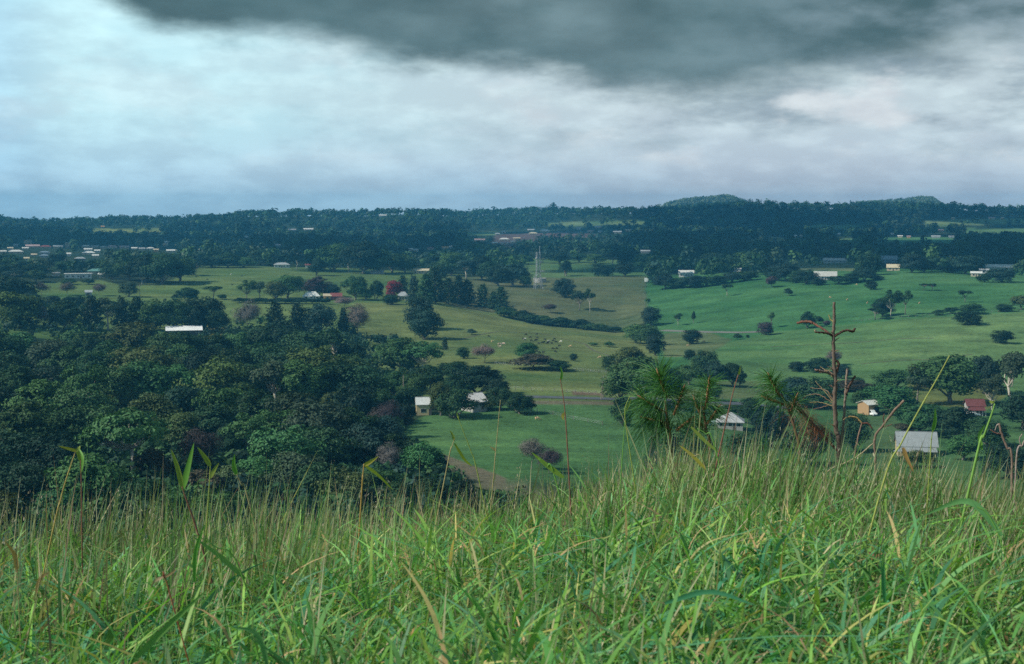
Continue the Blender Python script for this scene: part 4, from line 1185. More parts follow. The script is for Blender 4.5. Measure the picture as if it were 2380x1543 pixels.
# the white roofed town on its slope: (x, foot y, width, roof kind, wall, roof, label)
TOWN = [
 (4, 589, 22, 'gable', CR, WH, 'long white roofed house cut by the picture edge in the town'),
 (37, 589, 36, 'hip', TAN, WH, 'biggest bright white roof beside the edge house in the town'),
 (24, 581, 13, 'gable', WH, CR, 'little pale house just above the biggest white roof'),
 (59, 581, 15, 'gable', TAN, WH, 'small white house just past the biggest white roof'),
 (65, 568, 20, 'flat', TAN, GY_, 'boxy two storey grey building standing above the town roofs'),
 (37, 573, 10, 'gable', WH, GY_, 'tiny pale house above the little pale house at the town end'),
 (76, 576, 34, 'gable', TAN, PK, 'long pinkish grey roof directly below the boxy building'),
 (106, 577, 28, 'hip', CR, RD, 'reddish roofed house in the upper row of the town'),
 (135, 577, 24, 'gable', CR, GY_, 'grey roofed house between the reddish roof and the tan block'),
 (157, 575, 13, 'flat', TAN, TAN, 'tall narrow tan block at the top of the town'),
 (200, 576, 22, 'hip', CR, WH, 'bright white hip roof in the upper row of the town'),
 (221, 577, 18, 'gable', CR, GY_, 'grey roofed house touching the bright white hip roof'),
 (240, 578, 17, 'hip', CR, GY_, 'second grey roof past the bright white hip roof'),
 (261, 577, 26, 'hip', CR, PK, 'pinkish hip roof in the upper row of the town'),
 (289, 578, 24, 'gable', CR, PK, 'long pinkish grey roof past the pinkish hip roof'),
 (205, 584, 20, 'shed', WH, WH, 'thin white roof just under the bright white hip roof'),
 (226, 587, 14, 'gable', WH, WH, 'small bright white house beside the widest lower white roof'),
 (206, 592, 33, 'hip', CR, WH, 'widest white hip roof in the lower row of the town'),
 (222, 599, 15, 'gable', CR, WH, 'cream house tucked under the widest lower white roof'),
 (79, 597, 13, 'gable', TAN, TAN, 'tan house below the reddish roof'),
 (104, 591, 26, 'hip', GY_, BL, 'upper blue grey hip roof in the middle of the town'),
 (103, 599, 23, 'hip', GY_, BL, 'lower blue grey hip roof in the middle of the town'),
 (62, 606, 12, 'gable', CR, CR, 'lone cream house lowest on the town slope'),
 (139, 612, 26, 'gable', TAN, GY_, 'grey roofed house with dark deck at the foot of the town'),
 (186, 606, 27, 'hip', GY_, GY_, 'large dull grey roof below the widest lower white roof'),
 (160, 595, 10, 'gable', WH, WH, 'speck of a white house between the blue roofs and the white hip roofs'),
 (312, 581, 14, 'gable', CR, WH, 'small white gable near the outer end of the town'),
 (330, 582, 15, 'gable', CR, GY_, 'grey gable near the outer end of the town'),
 (349, 581, 20, 'hip', CR, WH, 'pale hip roof near the outer end of the town'),
 (363, 585, 12, 'gable', OR, TAN, 'small tan house at the outer end of the town'),
 (387, 566, 12, 'gable', WH, WH, 'upper white speck of a house above the outer white roof'),
 (384, 572, 12, 'gable', TAN, TAN, 'tan house under the upper white speck'),
 (399, 587, 26, 'gable', CR, WH, 'flat white roof at the outermost end of the town'),
 (239, 529, 9, 'gable', OR, OR, 'lone orange house by the yellow green clearing on the ridge'),
 (462, 585, 6, 'gable', OR, CR, 'tiny cream house alone in the wood past the town'),
 (572, 553, 7, 'gable', WH, WH, 'tiny white house alone high in the wood past the town'),
]
for x, y, wp, k, wa, ro, lab in TOWN:
    HX(x, y, wp, k, wa, ro, lab, dmin=1200, nwin=2 if wp > 12 else 1, over=0.6, hw=2.6 if 'storey' not in lab and 'tall' not in lab else 6.5, door=False)
FARTHER = [
 (717, 536, 25, 'gable', CR, WH, 'yellow and white building alone on the wooded slope'),
 (679, 537, 20, 'shed', GY_, GY_, 'thin grey roof next to the yellow and white building'),
 (890, 503, 20, 'gable', WH, WH, 'white house high on the far ridge'),
 (932, 498, 10, 'gable', OR, RD, 'small reddish house high on the far ridge'),
 (646, 573, 19, 'gable', GY_, GY_, 'dim grey house in the wood above the white house with grey roof'),
 (955, 583, 11, 'gable', WH, WH, 'small white house in the wood, first of a close pair'),
 (967, 585, 11, 'gable', CR, GY_, 'small grey roofed house in the wood, second of a close pair'),
 (1001, 580, 19, 'hip', TAN, RD, 'red roofed house in the wood above the pines'),
 (1035, 579, 17, 'gable', CR, OR, 'orange roofed house in the wood above the pines'),
 (1049, 577, 9, 'gable', WH, WH, 'white speck beside the orange roofed house'),
 (1171, 541, 14, 'hip', WH, GY_, 'small hip roof topmost of the bare earth estate'),
 (1156, 546, 11, 'gable', TAN, GY_, 'small grey house near the top of the bare earth estate'),
 (1172, 559, 27, 'hip', TAN, WH, 'pale hip roof in the middle of the bare earth estate'),
 (1150, 568, 15, 'gable', CR, WH, 'white gable low in the bare earth estate'),
 (1172, 568, 24, 'gable', TAN, PK, 'pinkish roof low in the bare earth estate'),
 (1192, 565, 12, 'gable', CR, WH, 'small white roof low in the bare earth estate beside the pinkish roof'),
 (1115, 561, 28, 'gable', TAN, PK, 'brownish long roof at the near end of the bare earth estate'),
 (1239, 545, 24, 'hip', CR, CR, 'cream hip roof on the bare earth rise'),
 (1266, 539, 26, 'hip', CR, WH, 'whitish hip roof topmost on the bare earth rise'),
 (1234, 537, 18, 'gable', TAN, GY_, 'grey roof just behind the cream hip roof'),
 (1201, 557, 18, 'gable', CR, TAN, 'tan roof between estate and bare earth rise'),
 (1345, 533, 12, 'gable', WH, GY_, 'first grey house of the cluster beyond the bare earth'),
 (1372, 540, 15, 'gable', CR, PK, 'pinkish house lowest in the cluster beyond the bare earth'),
 (1390, 530, 18, 'gable', TAN, GY_, 'wider grey roof topmost in the cluster beyond the bare earth'),
 (1395, 541, 10, 'gable', WH, GY_, 'small grey house beside the lowest pinkish house of the cluster'),
 (1460, 538, 15, 'gable', OR, CR, 'lone cream house on the slope past the cluster'),
 (1435, 542, 22, 'gable', TAN, GY_, 'dim long grey roof beside the lone cream house'),
 (1500, 588, 24, 'shed', GY_, GY_, 'thin pale roof in the dark wood above the white box'),
 (2187, 538, 12, 'gable', OR, PK, 'pinkish house by a clearing on the far slope'),
 (2092, 552, 12, 'gable', CR, WH, 'white house at the upper corner of the far green clearing'),
 (2112, 553, 9, 'gable', OR, PK, 'small pinkish house on the edge of the far green clearing'),
 (2074, 546, 8, 'gable', WH, WH, 'tiny white house above the far green clearing'),
 (2175, 553, 22, 'gable', GY_, GY_, 'long grey roof along the far green clearing'),
 (2211, 553, 13, 'gable', GY_, GY_, 'grey roof at the end of the far green clearing'),
 (1949, 546, 8, 'gable', WH, WH, 'tiny white house above the small far clearing'),
 (1849, 551, 6, 'gable', WH, WH, 'tiny white house in the far wood, first of two specks'),
 (1862, 551, 6, 'gable', WH, TAN, 'tiny tan roofed house in the far wood, second of two specks'),
 (2215, 510, 7, 'gable', OR, TAN, 'tiny tan house near the top of the far ridge'),
 (2305, 509, 16, 'gable', TAN, PK, 'pink roofed house near the top of the far ridge'),
 (2330, 509, 7, 'gable', OR, TAN, 'tiny orange house beside the pink roof near the ridge top'),
]
for x, y, wp, k, wa, ro, lab in FARTHER:
    HX(x, y, wp, k, wa, ro, lab, dmin=1400, nwin=1, over=0.7, door=False, hw=2.6)
# farmhouses in the middle distance
HX(182, 646, 58, 'flat', WH, WH, 'long low white house on the upper pasture edge', hw=3.3, nwin=5, dmin=900)
HX(130, 641, 16, 'flat', WH, WH, 'open carport with thin white roof beside the long low white house', hw=2.6, nwin=0, door=False, posts=3, dmin=900, name='carport', cat='carport')
HX(226, 637, 42, 'hip', TAN, TE, 'teal green hip roofed house behind the long low white house', dmin=1100, nwin=3)
HX(238, 646, 17, 'gable', CR, WH, 'small cream cottage beside the long low white house', dmin=900, nwin=1)
HX(206, 686, 14, 'shed', GY_, GY_, 'small dark shed standing alone on the upper pasture', nwin=0, dmin=700, hw=2.2, name='shed', cat='shed')
HX(655, 622, 42, 'hip', WH, GY_, 'white house with grey roof and big windows on the pasture edge', dmin=900, nwin=4, hw=3.2, chimney=True)
HX(716, 623, 15, 'gable', WH, RD, 'small white and red house behind trees on the pasture edge', dmin=900, nwin=1)
HX(877, 636, 30, 'flat', GY_, GY_, 'open carport with thin roof behind the pasture', nwin=0, door=False, posts=4, dmin=900, hw=2.7, name='carport', cat='carport')
HX(979, 636, 36, 'gable', CR, CR, 'cream house with a row of verandah posts behind the pines', dmin=900, nwin=4, posts=7, hw=3.0)
HX(724, 696, 38, 'hip', WH, WH, 'bright white hip roofed house behind the dark hedge', dmin=700, nwin=3, hr=2.6)
HX(761, 697, 17, 'gable', OR, TAN, 'orange walled shed between the white house and the red roof', dmin=700, nwin=1, name='shed', cat='shed', hr=1.3)
HX(782, 697, 24, 'gable', RD, RD, 'red roofed shed behind the low pinkish bare tree', dmin=700, nwin=0, name='shed', cat='shed', hr=1.9)
HX(937, 697, 25, 'hip', CR, GY_, 'yellow walled hip roofed house beside the crimson tree', dmin=700, nwin=2, hw=3.4, hr=2.4)
HX(1595, 643, 34, 'gable', WH, WH, 'white farmhouse among dark trees above the green slope', dmin=900, nwin=3, hw=3.2, hr=2.4)
HX(1713, 632, 17, 'shed', WH, WH, 'small white shed roof by pale trunks past the white farmhouse', dmin=900, nwin=1, name='shed', cat='shed')
HX(1940, 611, 60, 'gable', GY_, GY_, 'long dull poultry shed on the far paddock', dmin=1200, nwin=6, hw=2.6, name='farm_shed', cat='shed')
HX(1918, 650, 50, 'gable', GY_, (0.46, 0.46, 0.44), 'long bright roofed shed in a notch of dark trees', dmin=900, nwin=4, hw=3.0, name='farm_shed', cat='shed', hr=3.4)
HX(2076, 629, 28, 'gable', TAN, CR, 'yellowish roofed house in front of the big blue shed', dmin=900, nwin=2, hr=2.4)
HX(2065, 610, 48, 'gable', BL, BL, 'big blue roofed shed behind the yellowish house', dmin=1200, nwin=0, hw=3.2, hr=3.5, dp=16, name='farm_shed', cat='shed')
HX(2322, 630, 58, 'gable', GY_, (0.48, 0.48, 0.47), 'long white roofed dairy building near the picture edge', dmin=900, nwin=4, hw=3.4, name='farm_shed', cat='shed')
HX(2269, 643, 23, 'gable', TAN, WH, 'small tan building at the corner of the green slope', dmin=900, nwin=2)
HX(2287, 636, 20, 'gable', GY_, GY_, 'grey outbuilding between the tan building and the white dairy', dmin=900, nwin=1)
# buildings close by in the valley
HX(428, 776, 78, 'shed', (0.07, 0.075, 0.08), (0.88, 0.88, 0.88), 'low house with big dazzling white roof in the wood', dmin=500, nwin=4, hw=2.2, hr=1.55, dp=11)
HX(983, 963, 32, 'gable', (0.62, 0.48, 0.27), (0.55, 0.56, 0.55), 'cream walled barn with grey roof beside the meadow', dmin=380, nwin=1, hw=3.4, hr=1.9, dp=5.5, name='barn', cat='barn', rz=0.10, over=0.25)
HX(1102, 955, 38, 'gable', (0.36, 0.36, 0.35), (0.66, 0.62, 0.60), 'farmhouse with pale gabled roof among dark trees by the meadow', dmin=380, nwin=3, hw=2.6, hr=2.2, dp=7, rz=0.62, stilts=0.8)
HX(1697, 995, 58, 'hip', (0.34, 0.33, 0.31), (0.40, 0.40, 0.41), 'grey hip roofed house behind the grass stalks', dmin=380, nwin=3, hw=2.6, hr=2.3, dp=7)
HX(2128, 1056, 84, 'gable', (0.42, 0.34, 0.20), (0.27, 0.29, 0.30), 'grey sheet roofed house with verandah nearest to the grass', dmin=300, nwin=4, hw=3.1, hr=3.2, dp=8.5, leanto=True, rz=-0.16)
HX(2018, 962, 29, 'gable', (0.36, 0.23, 0.125), (0.60, 0.59, 0.56), 'orange shed with white roof and dark panel for its open bay', dmin=400, nwin=0, hw=3.6, hr=1.0, dp=6, door=False, name='shed', cat='shed', rz=0.42)
HX(2264, 963, 36, 'gable', (0.36, 0.34, 0.33), (0.15, 0.05, 0.05), 'red roofed building with grey verandah near the grey gums', dmin=400, nwin=2, hw=3.3, hr=1.8, dp=6, leanto=True, rz=-0.1)
# partly hidden roofs inside the wood
HX(575, 926, 60, 'gable', (0.3, 0.3, 0.3), (0.5, 0.52, 0.55), 'pale roof almost hidden in the middle of the wood', dmin=350, nwin=2, hr=2.0)
HX(310, 920, 14, 'gable', (0.36, 0.12, 0.10), (0.35, 0.36, 0.38), 'small red walled hut glimpsed in the wood', dmin=350, nwin=1, name='hut', cat='hut')

# ------------------------------------------------------------------ orange shed's bay: black panel on its wall, painted shade
for o in list(C.objects):
    if o.get('label', '').startswith('orange shed with white roof'):
        g = Geo()
        g.box(0.2, 2.0, -3.06, -2.9, -0.3, 2.7)
        link('shade_panel', g.build('shade_panel', [M_BAY_SHADE]), o)

# ------------------------------------------------------------------ far woods and undergrowth (too many trees to count)
def mass(name, label, samples, seed, per=70, tall=(9, 15)):
    """one mesh of many small crowns standing on the ground at samples = [(az, d, width, height, colour)]"""
    rng = np.random.RandomState(seed)
    n = len(samples)
    az, d, w, h = (np.array([s[i] for s in samples], float) for i in range(4))
    col = np.array([s[4] for s in samples], float)
    z = H(az, d) + EYE
    base = np.stack([d * np.sin(az), d * np.cos(az), z], -1)
    # 6 puffs per crown, per/6 sprays on each
    np_ = 7
    dirs = unit(rng.normal(size=(n, np_, 3)) + np.array([0, 0, 0.15]))
    pc = dirs * np.stack([w * 0.33, w * 0.33, h * 0.27], -1)[:, None, :] + np.array([0, 0, 1.0]) * (h * 0.62)[:, None, None] + base[:, None, :]
    k = per // np_
    dd = unit(rng.normal(size=(n, np_, k, 3)) + np.array([0, 0, 0.4]))
    P = pc[:, :, None, :] + dd * (w * 0.22)[:, None, None, None] * rng.uniform(0.7, 1.1, (n, np_, k, 1))
    N = unit(dd * 0.7 + dirs[:, :, None, :] * 0.8 + rng.normal(size=dd.shape) * 0.35).reshape(-1, 3)
    sz = np.repeat(w * 0.15, np_ * k)
    T_ = unit(np.cross(N, rng.normal(size=N.shape)))
    B_ = np.cross(N, T_)
    s = (sz * rng.uniform(0.7, 1.3, len(sz)))[:, None]
    P = P.reshape(-1, 3)
    v = np.stack([P - T_ * s * 0.75, P - B_ * s * 0.5, P + T_ * s * 0.75, P + B_ * s * 0.5], 1).reshape(-1, 3)
    q = np.arange(len(v)).reshape(-1, 4)
    c = np.repeat(col, np_ * k * 4, axis=0)
    o = link(name, mesh(name, v, q, [M_FAR], c))
    tag(o, label, None, None, 'stuff')
    return o

CLEAR = [p for p, d0, d1, c in COVER if d0 >= 1250 and c not in ((0.022, 0.040, 0.020), (0.05, 0.12, 0.045))] + [COVER[1][0], COVER[2][0], COVER[5][0], COVER[6][0]]
def far_samples():
    rs = np.random.RandomState(8)
    out = []
    M = 26000
    xs = rs.uniform(-330, 2710, M)
    ds = np.exp(rs.uniform(math.log(1235), math.log(4100), M))
    # rows denser toward the viewer's line of sight; keep crowns from piling up
    az = np.arctan((xs - CX) / F)
    hh = H(az, ds)
    X, Y = ds * np.sin(az), ds * np.cos(az)
    px, py = project(X, Y, hh)
    w = rs.uniform(9.5, 19, M)
    h = w * rs.uniform(0.75, 1.15, M)
    tall = rs.rand(M) < 0.06
    h = np.where(tall & (ds < 3200), h * 1.45, h)
    _, pt = project(X, Y, hh + h)
    hw = w * F / ds / 2
    keep = np.ones(M, bool)
    for p in CLEAR:
        ys = [q[1] for q in p]
        keep &= ~inpoly(px, py, p)
        # keep low clearings visible: no crown standing right in front of a small clearing
        if max(ys) - min(ys) < 45:
            y0, y1 = min(ys), max(ys)
            x0, x1 = min(q[0] for q in p), max(q[0] for q in p)
            keep &= ~((px > x0) & (px < x1) & (py >= y1) & (pt < y1 - 0.5 * (y1 - y0)))
    for x0, x1, y0, y1, d in HOUSE_RECT:
        keep &= ~((px + hw * 0.7 > x0 + 3) & (px - hw * 0.7 < x1 - 3) & (pt < y1 - 1.5) & (py > y0) & (ds < d + 12))
    cell = set()
    # tree spacing: one crown per grid cell on the ground
    gx, gy = (X / 15).astype(int), (Y / 26).astype(int)
    pal = [LEAFCOL['dark'], LEAFCOL['deep'], LEAFCOL['mid'], LEAFCOL['blue'], LEAFCOL['dark'], LEAFCOL['grey'], LEAFCOL['deep']]
    for i in range(M):
        if not keep[i]: continue
        key = (gx[i], gy[i])
        if key in cell: continue
        cell.add(key)
        c = np.array(pal[rs.randint(len(pal))]) * rs.uniform(0.75, 1.15)
        out.append((az[i], ds[i], w[i], h[i], c))
    # taller ragged trees along the skyline
    for x in np.arange(-200, 2600, 9.0):
        x += rs.uniform(-4, 4)
        d = rs.uniform(3380, 3560)
        ww = rs.uniform(12, 24)
        hgt = ww * rs.uniform(0.5, 0.8) * (1.3 if rs.rand() < 0.1 else 1)
        out.append((math.atan((x - CX) / F), d, ww, hgt, np.array(LEAFCOL['dark']) * rs.uniform(.8, 1.3)))
    for x, hgt, ww in ((1283, 24, 26), (1290, 20, 22), (1276, 18, 22), (1742, 19, 17), (10, 18, 26), (1215, 14, 18), (2230, 15, 18), (410, 17, 20), (590, 16, 15), (640, 18, 22), (850, 17, 20), (1180, 15, 12)):
        out.append((math.atan((x - CX) / F), 3450, ww, hgt, np.array(LEAFCOL['deep'])))
    return out
mass('far_wood', 'continuous dark woods covering the far slopes and the ridge', far_samples(), 5)
rs6 = np.random.RandomState(16)
hill = []
for _ in range(1500):
    x = rs6.uniform(1490, 2260); d = rs6.uniform(4650, 5050)
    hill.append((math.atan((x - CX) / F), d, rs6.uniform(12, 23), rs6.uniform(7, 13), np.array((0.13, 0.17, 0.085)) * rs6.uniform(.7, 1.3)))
mass('hilltop_wood', 'hazy pale woods on the two farthest hilltops', hill, 6, per=56)

WOODPOLY = [(-300, 730), (480, 705), (520, 770), (560, 745), (830, 760), (850, 800), (930, 800), (1000, 900), (920, 960), (940, 1060), (1040, 1110), (1100, 1400), (-300, 1400)]
def under_samples():
    rs = np.random.RandomState(9)
    M = 5200
    az = np.arctan((rs.uniform(-300, 1100, M) - CX) / F)
    ds = np.exp(rs.uniform(math.log(150), math.log(960), M))
    hh = H(az, ds)
    px, py = project(ds * np.sin(az), ds * np.cos(az), hh)
    ok = inpoly(px, py, WOODPOLY)
    w = rs.uniform(3.5, 7, M)
    _, pt = project(ds * np.sin(az), ds * np.cos(az), hh + w * 0.8)
    for x0, x1, y0, y1, d in HOUSE_RECT:
        ok &= ~((px + 8 > x0) & (px - 8 < x1) & (pt < y1 - 3) & (py > y0) & (ds < d + 6))
    out = []
    pal = [LEAFCOL['dark'], LEAFCOL['deep'], LEAFCOL['deep'], LEAFCOL['mid'], LEAFCOL['dark'], LEAFCOL['blue']]
    for i in np.nonzero(ok)[0]:
        out.append((az[i], ds[i], w[i], w[i] * rs.uniform(0.6, 1.0), np.array(pal[rs.randint(6)]) * rs.uniform(0.7, 1.15)))
    # scrub on the steep slope under the viewer and in the valley bottom on the other side
    M = 2200
    az = np.arctan((rs.uniform(-300, 2700, M) - CX) / F)
    ds = rs.uniform(70, 330, M)
    for a, d in zip(az, ds):
        if d > 285 and a > -0.07: continue
        ww = rs.uniform(2.5, 5.5)
        out.append((a, d, ww, ww * 0.8, np.array(pal[rs.randint(6)]) * rs.uniform(0.7, 1.2)))
    return out
mass('undergrowth', 'dense dark undergrowth filling the wood below the trees', under_samples(), 7, per=63)

# ------------------------------------------------------------------ roads and tracks
def strip(name, pts, width, m, label, dmin, lift=0.12):
    P = [at(x, y, dmin)[0] for x, y in pts]
    Q = []
    for a, b in zip(P[:-1], P[1:]):
        n = max(2, int((b - a).length / 4))
        Q += [a.lerp(b, i / n) for i in range(n)]
    Q.append(P[-1])
    for q in Q:
        d = math.hypot(q.x, q.y)
        q.z = EYE + float(H(math.atan2(q.x, q.y), d)[0])
    v, f = [], []
    for i, q in enumerate(Q):
        t = (Q[min(i + 1, len(Q) - 1)] - Q[max(i - 1, 0)])
        t.z = 0
        nrm = Vector((-t.y, t.x, 0)).normalized()
        for s in (-0.5, -0.2, 0.2, 0.5):
            p = q + nrm * width * s
            d = math.hypot(p.x, p.y)
            v.append((p.x, p.y, EYE + float(H(math.atan2(p.x, p.y), d)[0]) + lift + (0.05 if abs(s) < .3 else 0)))
    for i in range(len(Q) - 1):
        for j in range(3):
            f.append((i * 4 + j, i * 4 + j + 1, i * 4 + 5 + j, i * 4 + 4 + j))
    o = link(name, mesh(name, v, f, [m]))
    tag(o, label, 'road', kind='structure')
strip('road', [(1130, 921), (1217, 923), (1330, 925), (1437, 928), (1560, 931), (1660, 937), (1740, 939), (1830, 948)], 7.0, M_ASPH, 'grey sealed road crossing the valley', 400)
strip('farm_track', [(1540, 768), (1590, 770), (1650, 772), (1720, 773), (1770, 771)], 6.5, M_GRAVEL, 'pale farm track along the foot of the green slope', 700)

# ------------------------------------------------------------------ lattice tower, water tank, poles, fence
def tower():
    P, d = at(1251, 672, 1000)
    o = empty('lattice_tower', P, 0.3)
    tag(o, 'tall grey steel lattice tower on the brown paddock', 'tower')
    hgt = (672 - 586) * d / F
    wb, wt = 3.2, 1.4
    lv = [0, 5, 9.5, 13.5, 17, 20, hgt - 6, hgt - 3, hgt]
    ww = lambda z: wb + (wt - wb) * min(z / 14.0, 1)
    cr = lambda z, k: ((1 if k in (0, 1) else -1) * ww(z), (1 if k in (0, 3) else -1) * ww(z), z)
    for k in range(4):
        g = Geo()
        g.tube([cr(-1, k), cr(7, k), cr(14, k), cr(hgt, k)], 0.17, 5)
        link('tower_leg', g.build('tower_leg', [M_STEEL]), o)
    b = Geo()
    for z0, z1 in zip(lv[:-1], lv[1:]):
        for k in range(4):
            j = (k + 1) % 4
            b.tube([cr(z0, k), cr(z1, j)], 0.08, 4)
            b.tube([cr(z0, j), cr(z1, k)], 0.08, 4)
            b.tube([cr(z1, k), cr(z1, j)], 0.08, 4)
    link('bracing', b.build('tower_bracing', [M_STEEL]), o)
    a = Geo()
    a.tube([(1.2, 0, hgt - 1), (1.2, 0, hgt + 5)], 0.22, 6)
    link('antenna', a.build('antenna', [M_STEEL]), o)
    for z, x in ((hgt - 5, -1.9), (hgt - 8, 1.9)):
        a = Geo()
        a.tube([(x, -1.4, z), (x, -1.7, z), (x, -1.9, z)], [1.0, 0.8, 0.15], 12)
        link('dish', a.build('dish', [M_CONC], True), o)
tower()

def tank():
    P, d = at(1255, 656, 1100)
    o = empty('water_tank', P)
    tag(o, 'round open concrete water tank behind the lattice tower', 'water tank')
    r = 15 * d / F
    h = 3.6
    g = Geo()
    n = 40
    prof = [(r * 0.93, -1), (r, h), (r * 0.965, h), (r * 0.9, 0.6)]
    v = [(math.cos(6.2832 * i / n) * a, math.sin(6.2832 * i / n) * a, z) for a, z in prof for i in range(n)]
    f = [(j * n + i, j * n + (i + 1) % n, (j + 1) * n + (i + 1) % n, (j + 1) * n + i) for j in range(len(prof) - 1) for i in range(n)]
    g.add(v, f)
    link('tank_wall', g.build('tank_wall', [M_CONC]), o)
    w = Geo()
    w.add([(math.cos(6.2832 * i / n) * r * 0.92, math.sin(6.2832 * i / n) * r * 0.92, 2.6) for i in range(n)], [tuple(range(n))])
    link('water', w.build('tank_water', [M_GLASS]), o)
    p = Geo()
    p.tube([(-r * 0.9, -r * .5, 0), (-r * 0.9, -r * .5, h + 2), (-r * 0.5, -r * .3, h + 2)], 0.2, 6)
    link('inlet_pipe', p.build('inlet_pipe', [M_STEEL]), o)
tank()

def pole(x, ytop, ybase, label, dmin, lean=0.0, arms=True, group=None):
    P, d = at(x, ybase, dmin)
    h = pix_tan(x, ytop) * d - (P.z - EYE)
    o = empty('power_pole', P, 0.5)
    tag(o, label, 'power pole', group)
    g = Geo()
    g.tube([(0, 0, -1), (lean * h * 0.5, 0, h / 2), (lean * h, 0, h)], [0.22, 0.19, 0.14], 8)
    link('post', g.build('pole_post', [M_WOOD]), o)
    if arms:
        a = Geo()
        a.box(lean * h - 1.2, lean * h + 1.2, -0.24, -0.10, h - 0.9, h - 0.72)
        ar = link('crossarm', a.build('crossarm', [M_WOOD]), o)
        for s in (-1, 0.0, 1):
            i = Geo()
            i.tube([(lean * h + s * 1.0, -0.17, h - 0.72), (lean * h + s * 1.0, -0.17, h - 0.45)], [0.06, 0.09], 6)
            link('insulator', i.build('insulator', [M_CONC]), ar)
pole(325, 661, 691, 'thin power pole beside the dark spreading tree on the upper pasture', 700)
pole(175, 612, 632, 'power pole above the long low white house', 1000)
pole(262, 609, 630, 'power pole behind the teal roofed house', 1000)
pole(751, 671, 692, 'power pole between the white hip roofed house and the red roof', 700)
pole(870, 668, 697, 'power pole beside the narrow tree near the crimson tree', 700)
pole(970, 596, 624, 'pale power pole above the cream house with posts', 1000)
pole(938, 872, 937, 'tall thin pole standing above the cream barn', 400, arms=False)
pole(1397, 880, 929, 'leaning power pole of the pair on the valley road', 420, lean=0.10)
pole(1402, 872, 926, 'upright power pole of the pair on the valley road', 420, lean=0.02)
pole(1034, 790, 812, 'short pale pole at the pasture corner by the little conifer', 500, arms=False)

def fence(pts, n, label, dmin, hgt=1.25):
    P0 = at(*pts[0], dmin)[0]
    o = empty('wire_fence', P0)
    tag(o, label, 'fence')
    X = np.interp(np.linspace(0, len(pts) - 1, n), range(len(pts)), [p[0] for p in pts])
    Y = np.interp(np.linspace(0, len(pts) - 1, n), range(len(pts)), [p[1] for p in pts])
    tops = []
    for x, y in zip(X, Y):
        p = at(x, y, dmin)[0] - P0
        g = Geo()
        g.box(p.x - 0.09, p.x + 0.09, p.y - 0.09, p.y + 0.09, p.z - 0.4, p.z + hgt)
        link('post', g.build('fence_post', [M_WOOD]), o)
        tops.append(p)
    g = Geo()
    for hh in (0.4, 0.8, 1.15):
        g.tube([(p.x, p.y - 0.11, p.z + hh) for p in tops], 0.012, 3)
    link('wire', g.build('fence_wire', [M_STEEL]), o)
fence([(1180, 906), (1240, 908), (1330, 913), (1380, 915), (1440, 922)], 14, 'old post and wire fence along the cutting above the valley road', 400)
fence([(1215, 960), (1260, 958), (1310, 972), (1400, 988)], 9, 'post and wire fence on the meadow before the dark bush', 350)
fence([(1500, 648), (1500, 665), (1499, 690), (1498, 720)], 16, 'wire fence dividing the brown paddock from the green slope', 900)
fence([(1150, 847), (1240, 853), (1330, 861), (1410, 868)], 14, 'wire fence below the brown bush mound on the cow pasture', 480)

fence([(1985, 748), (2100, 738), (2200, 732), (2300, 727), (2400, 722)], 26, 'long wire fence along the boundary between upper and lower green slopes', 800)
fence([(1560, 925), (1640, 930), (1700, 932), (1760, 936)], 10, 'post and wire fence beside the valley road behind the pine tufts', 420)
M_PAD = mat_plain('worn_earth', (0.10, 0.10, 0.055), 0.95, 0.3, 0.2)
strip('path', [(1790, 806), (1900, 800), (1985, 797), (2080, 788), (2170, 786)], 1.6, M_PAD, 'worn cattle path across the green slope', 600, 0.06)
strip('path', [(2000, 846), (2080, 838), (2170, 836), (2260, 824)], 1.4, M_PAD, 'worn cattle path low on the green slope', 560, 0.06)
strip('path', [(1060, 790), (1160, 770), (1260, 776), (1360, 800), (1420, 830)], 1.5, M_PAD, 'worn cattle path past the herd', 560, 0.06)

def white_box():
    P, d = at(1502, 657, 1000)
    o = empty('sign_board', P, -math.atan2(P.x, P.y))
    tag(o, 'white square board at the corner of the brown paddock', 'sign')
    s = 9.0 * d / F
    g = Geo(); g.box(-s / 2, s / 2, -0.06, 0.06, 0.8, 0.8 + s)
    link('board', g.build('board', [M_WALL]), o, color=(0.85, 0.85, 0.82))
    for x in (-s * 0.4, s * 0.4):
        g = Geo(); g.box(x - 0.06, x + 0.06, 0.065, 0.18, -0.5, s + 0.7)
        link('board_post', g.build('board_post', [M_WOOD]), o)
white_box()

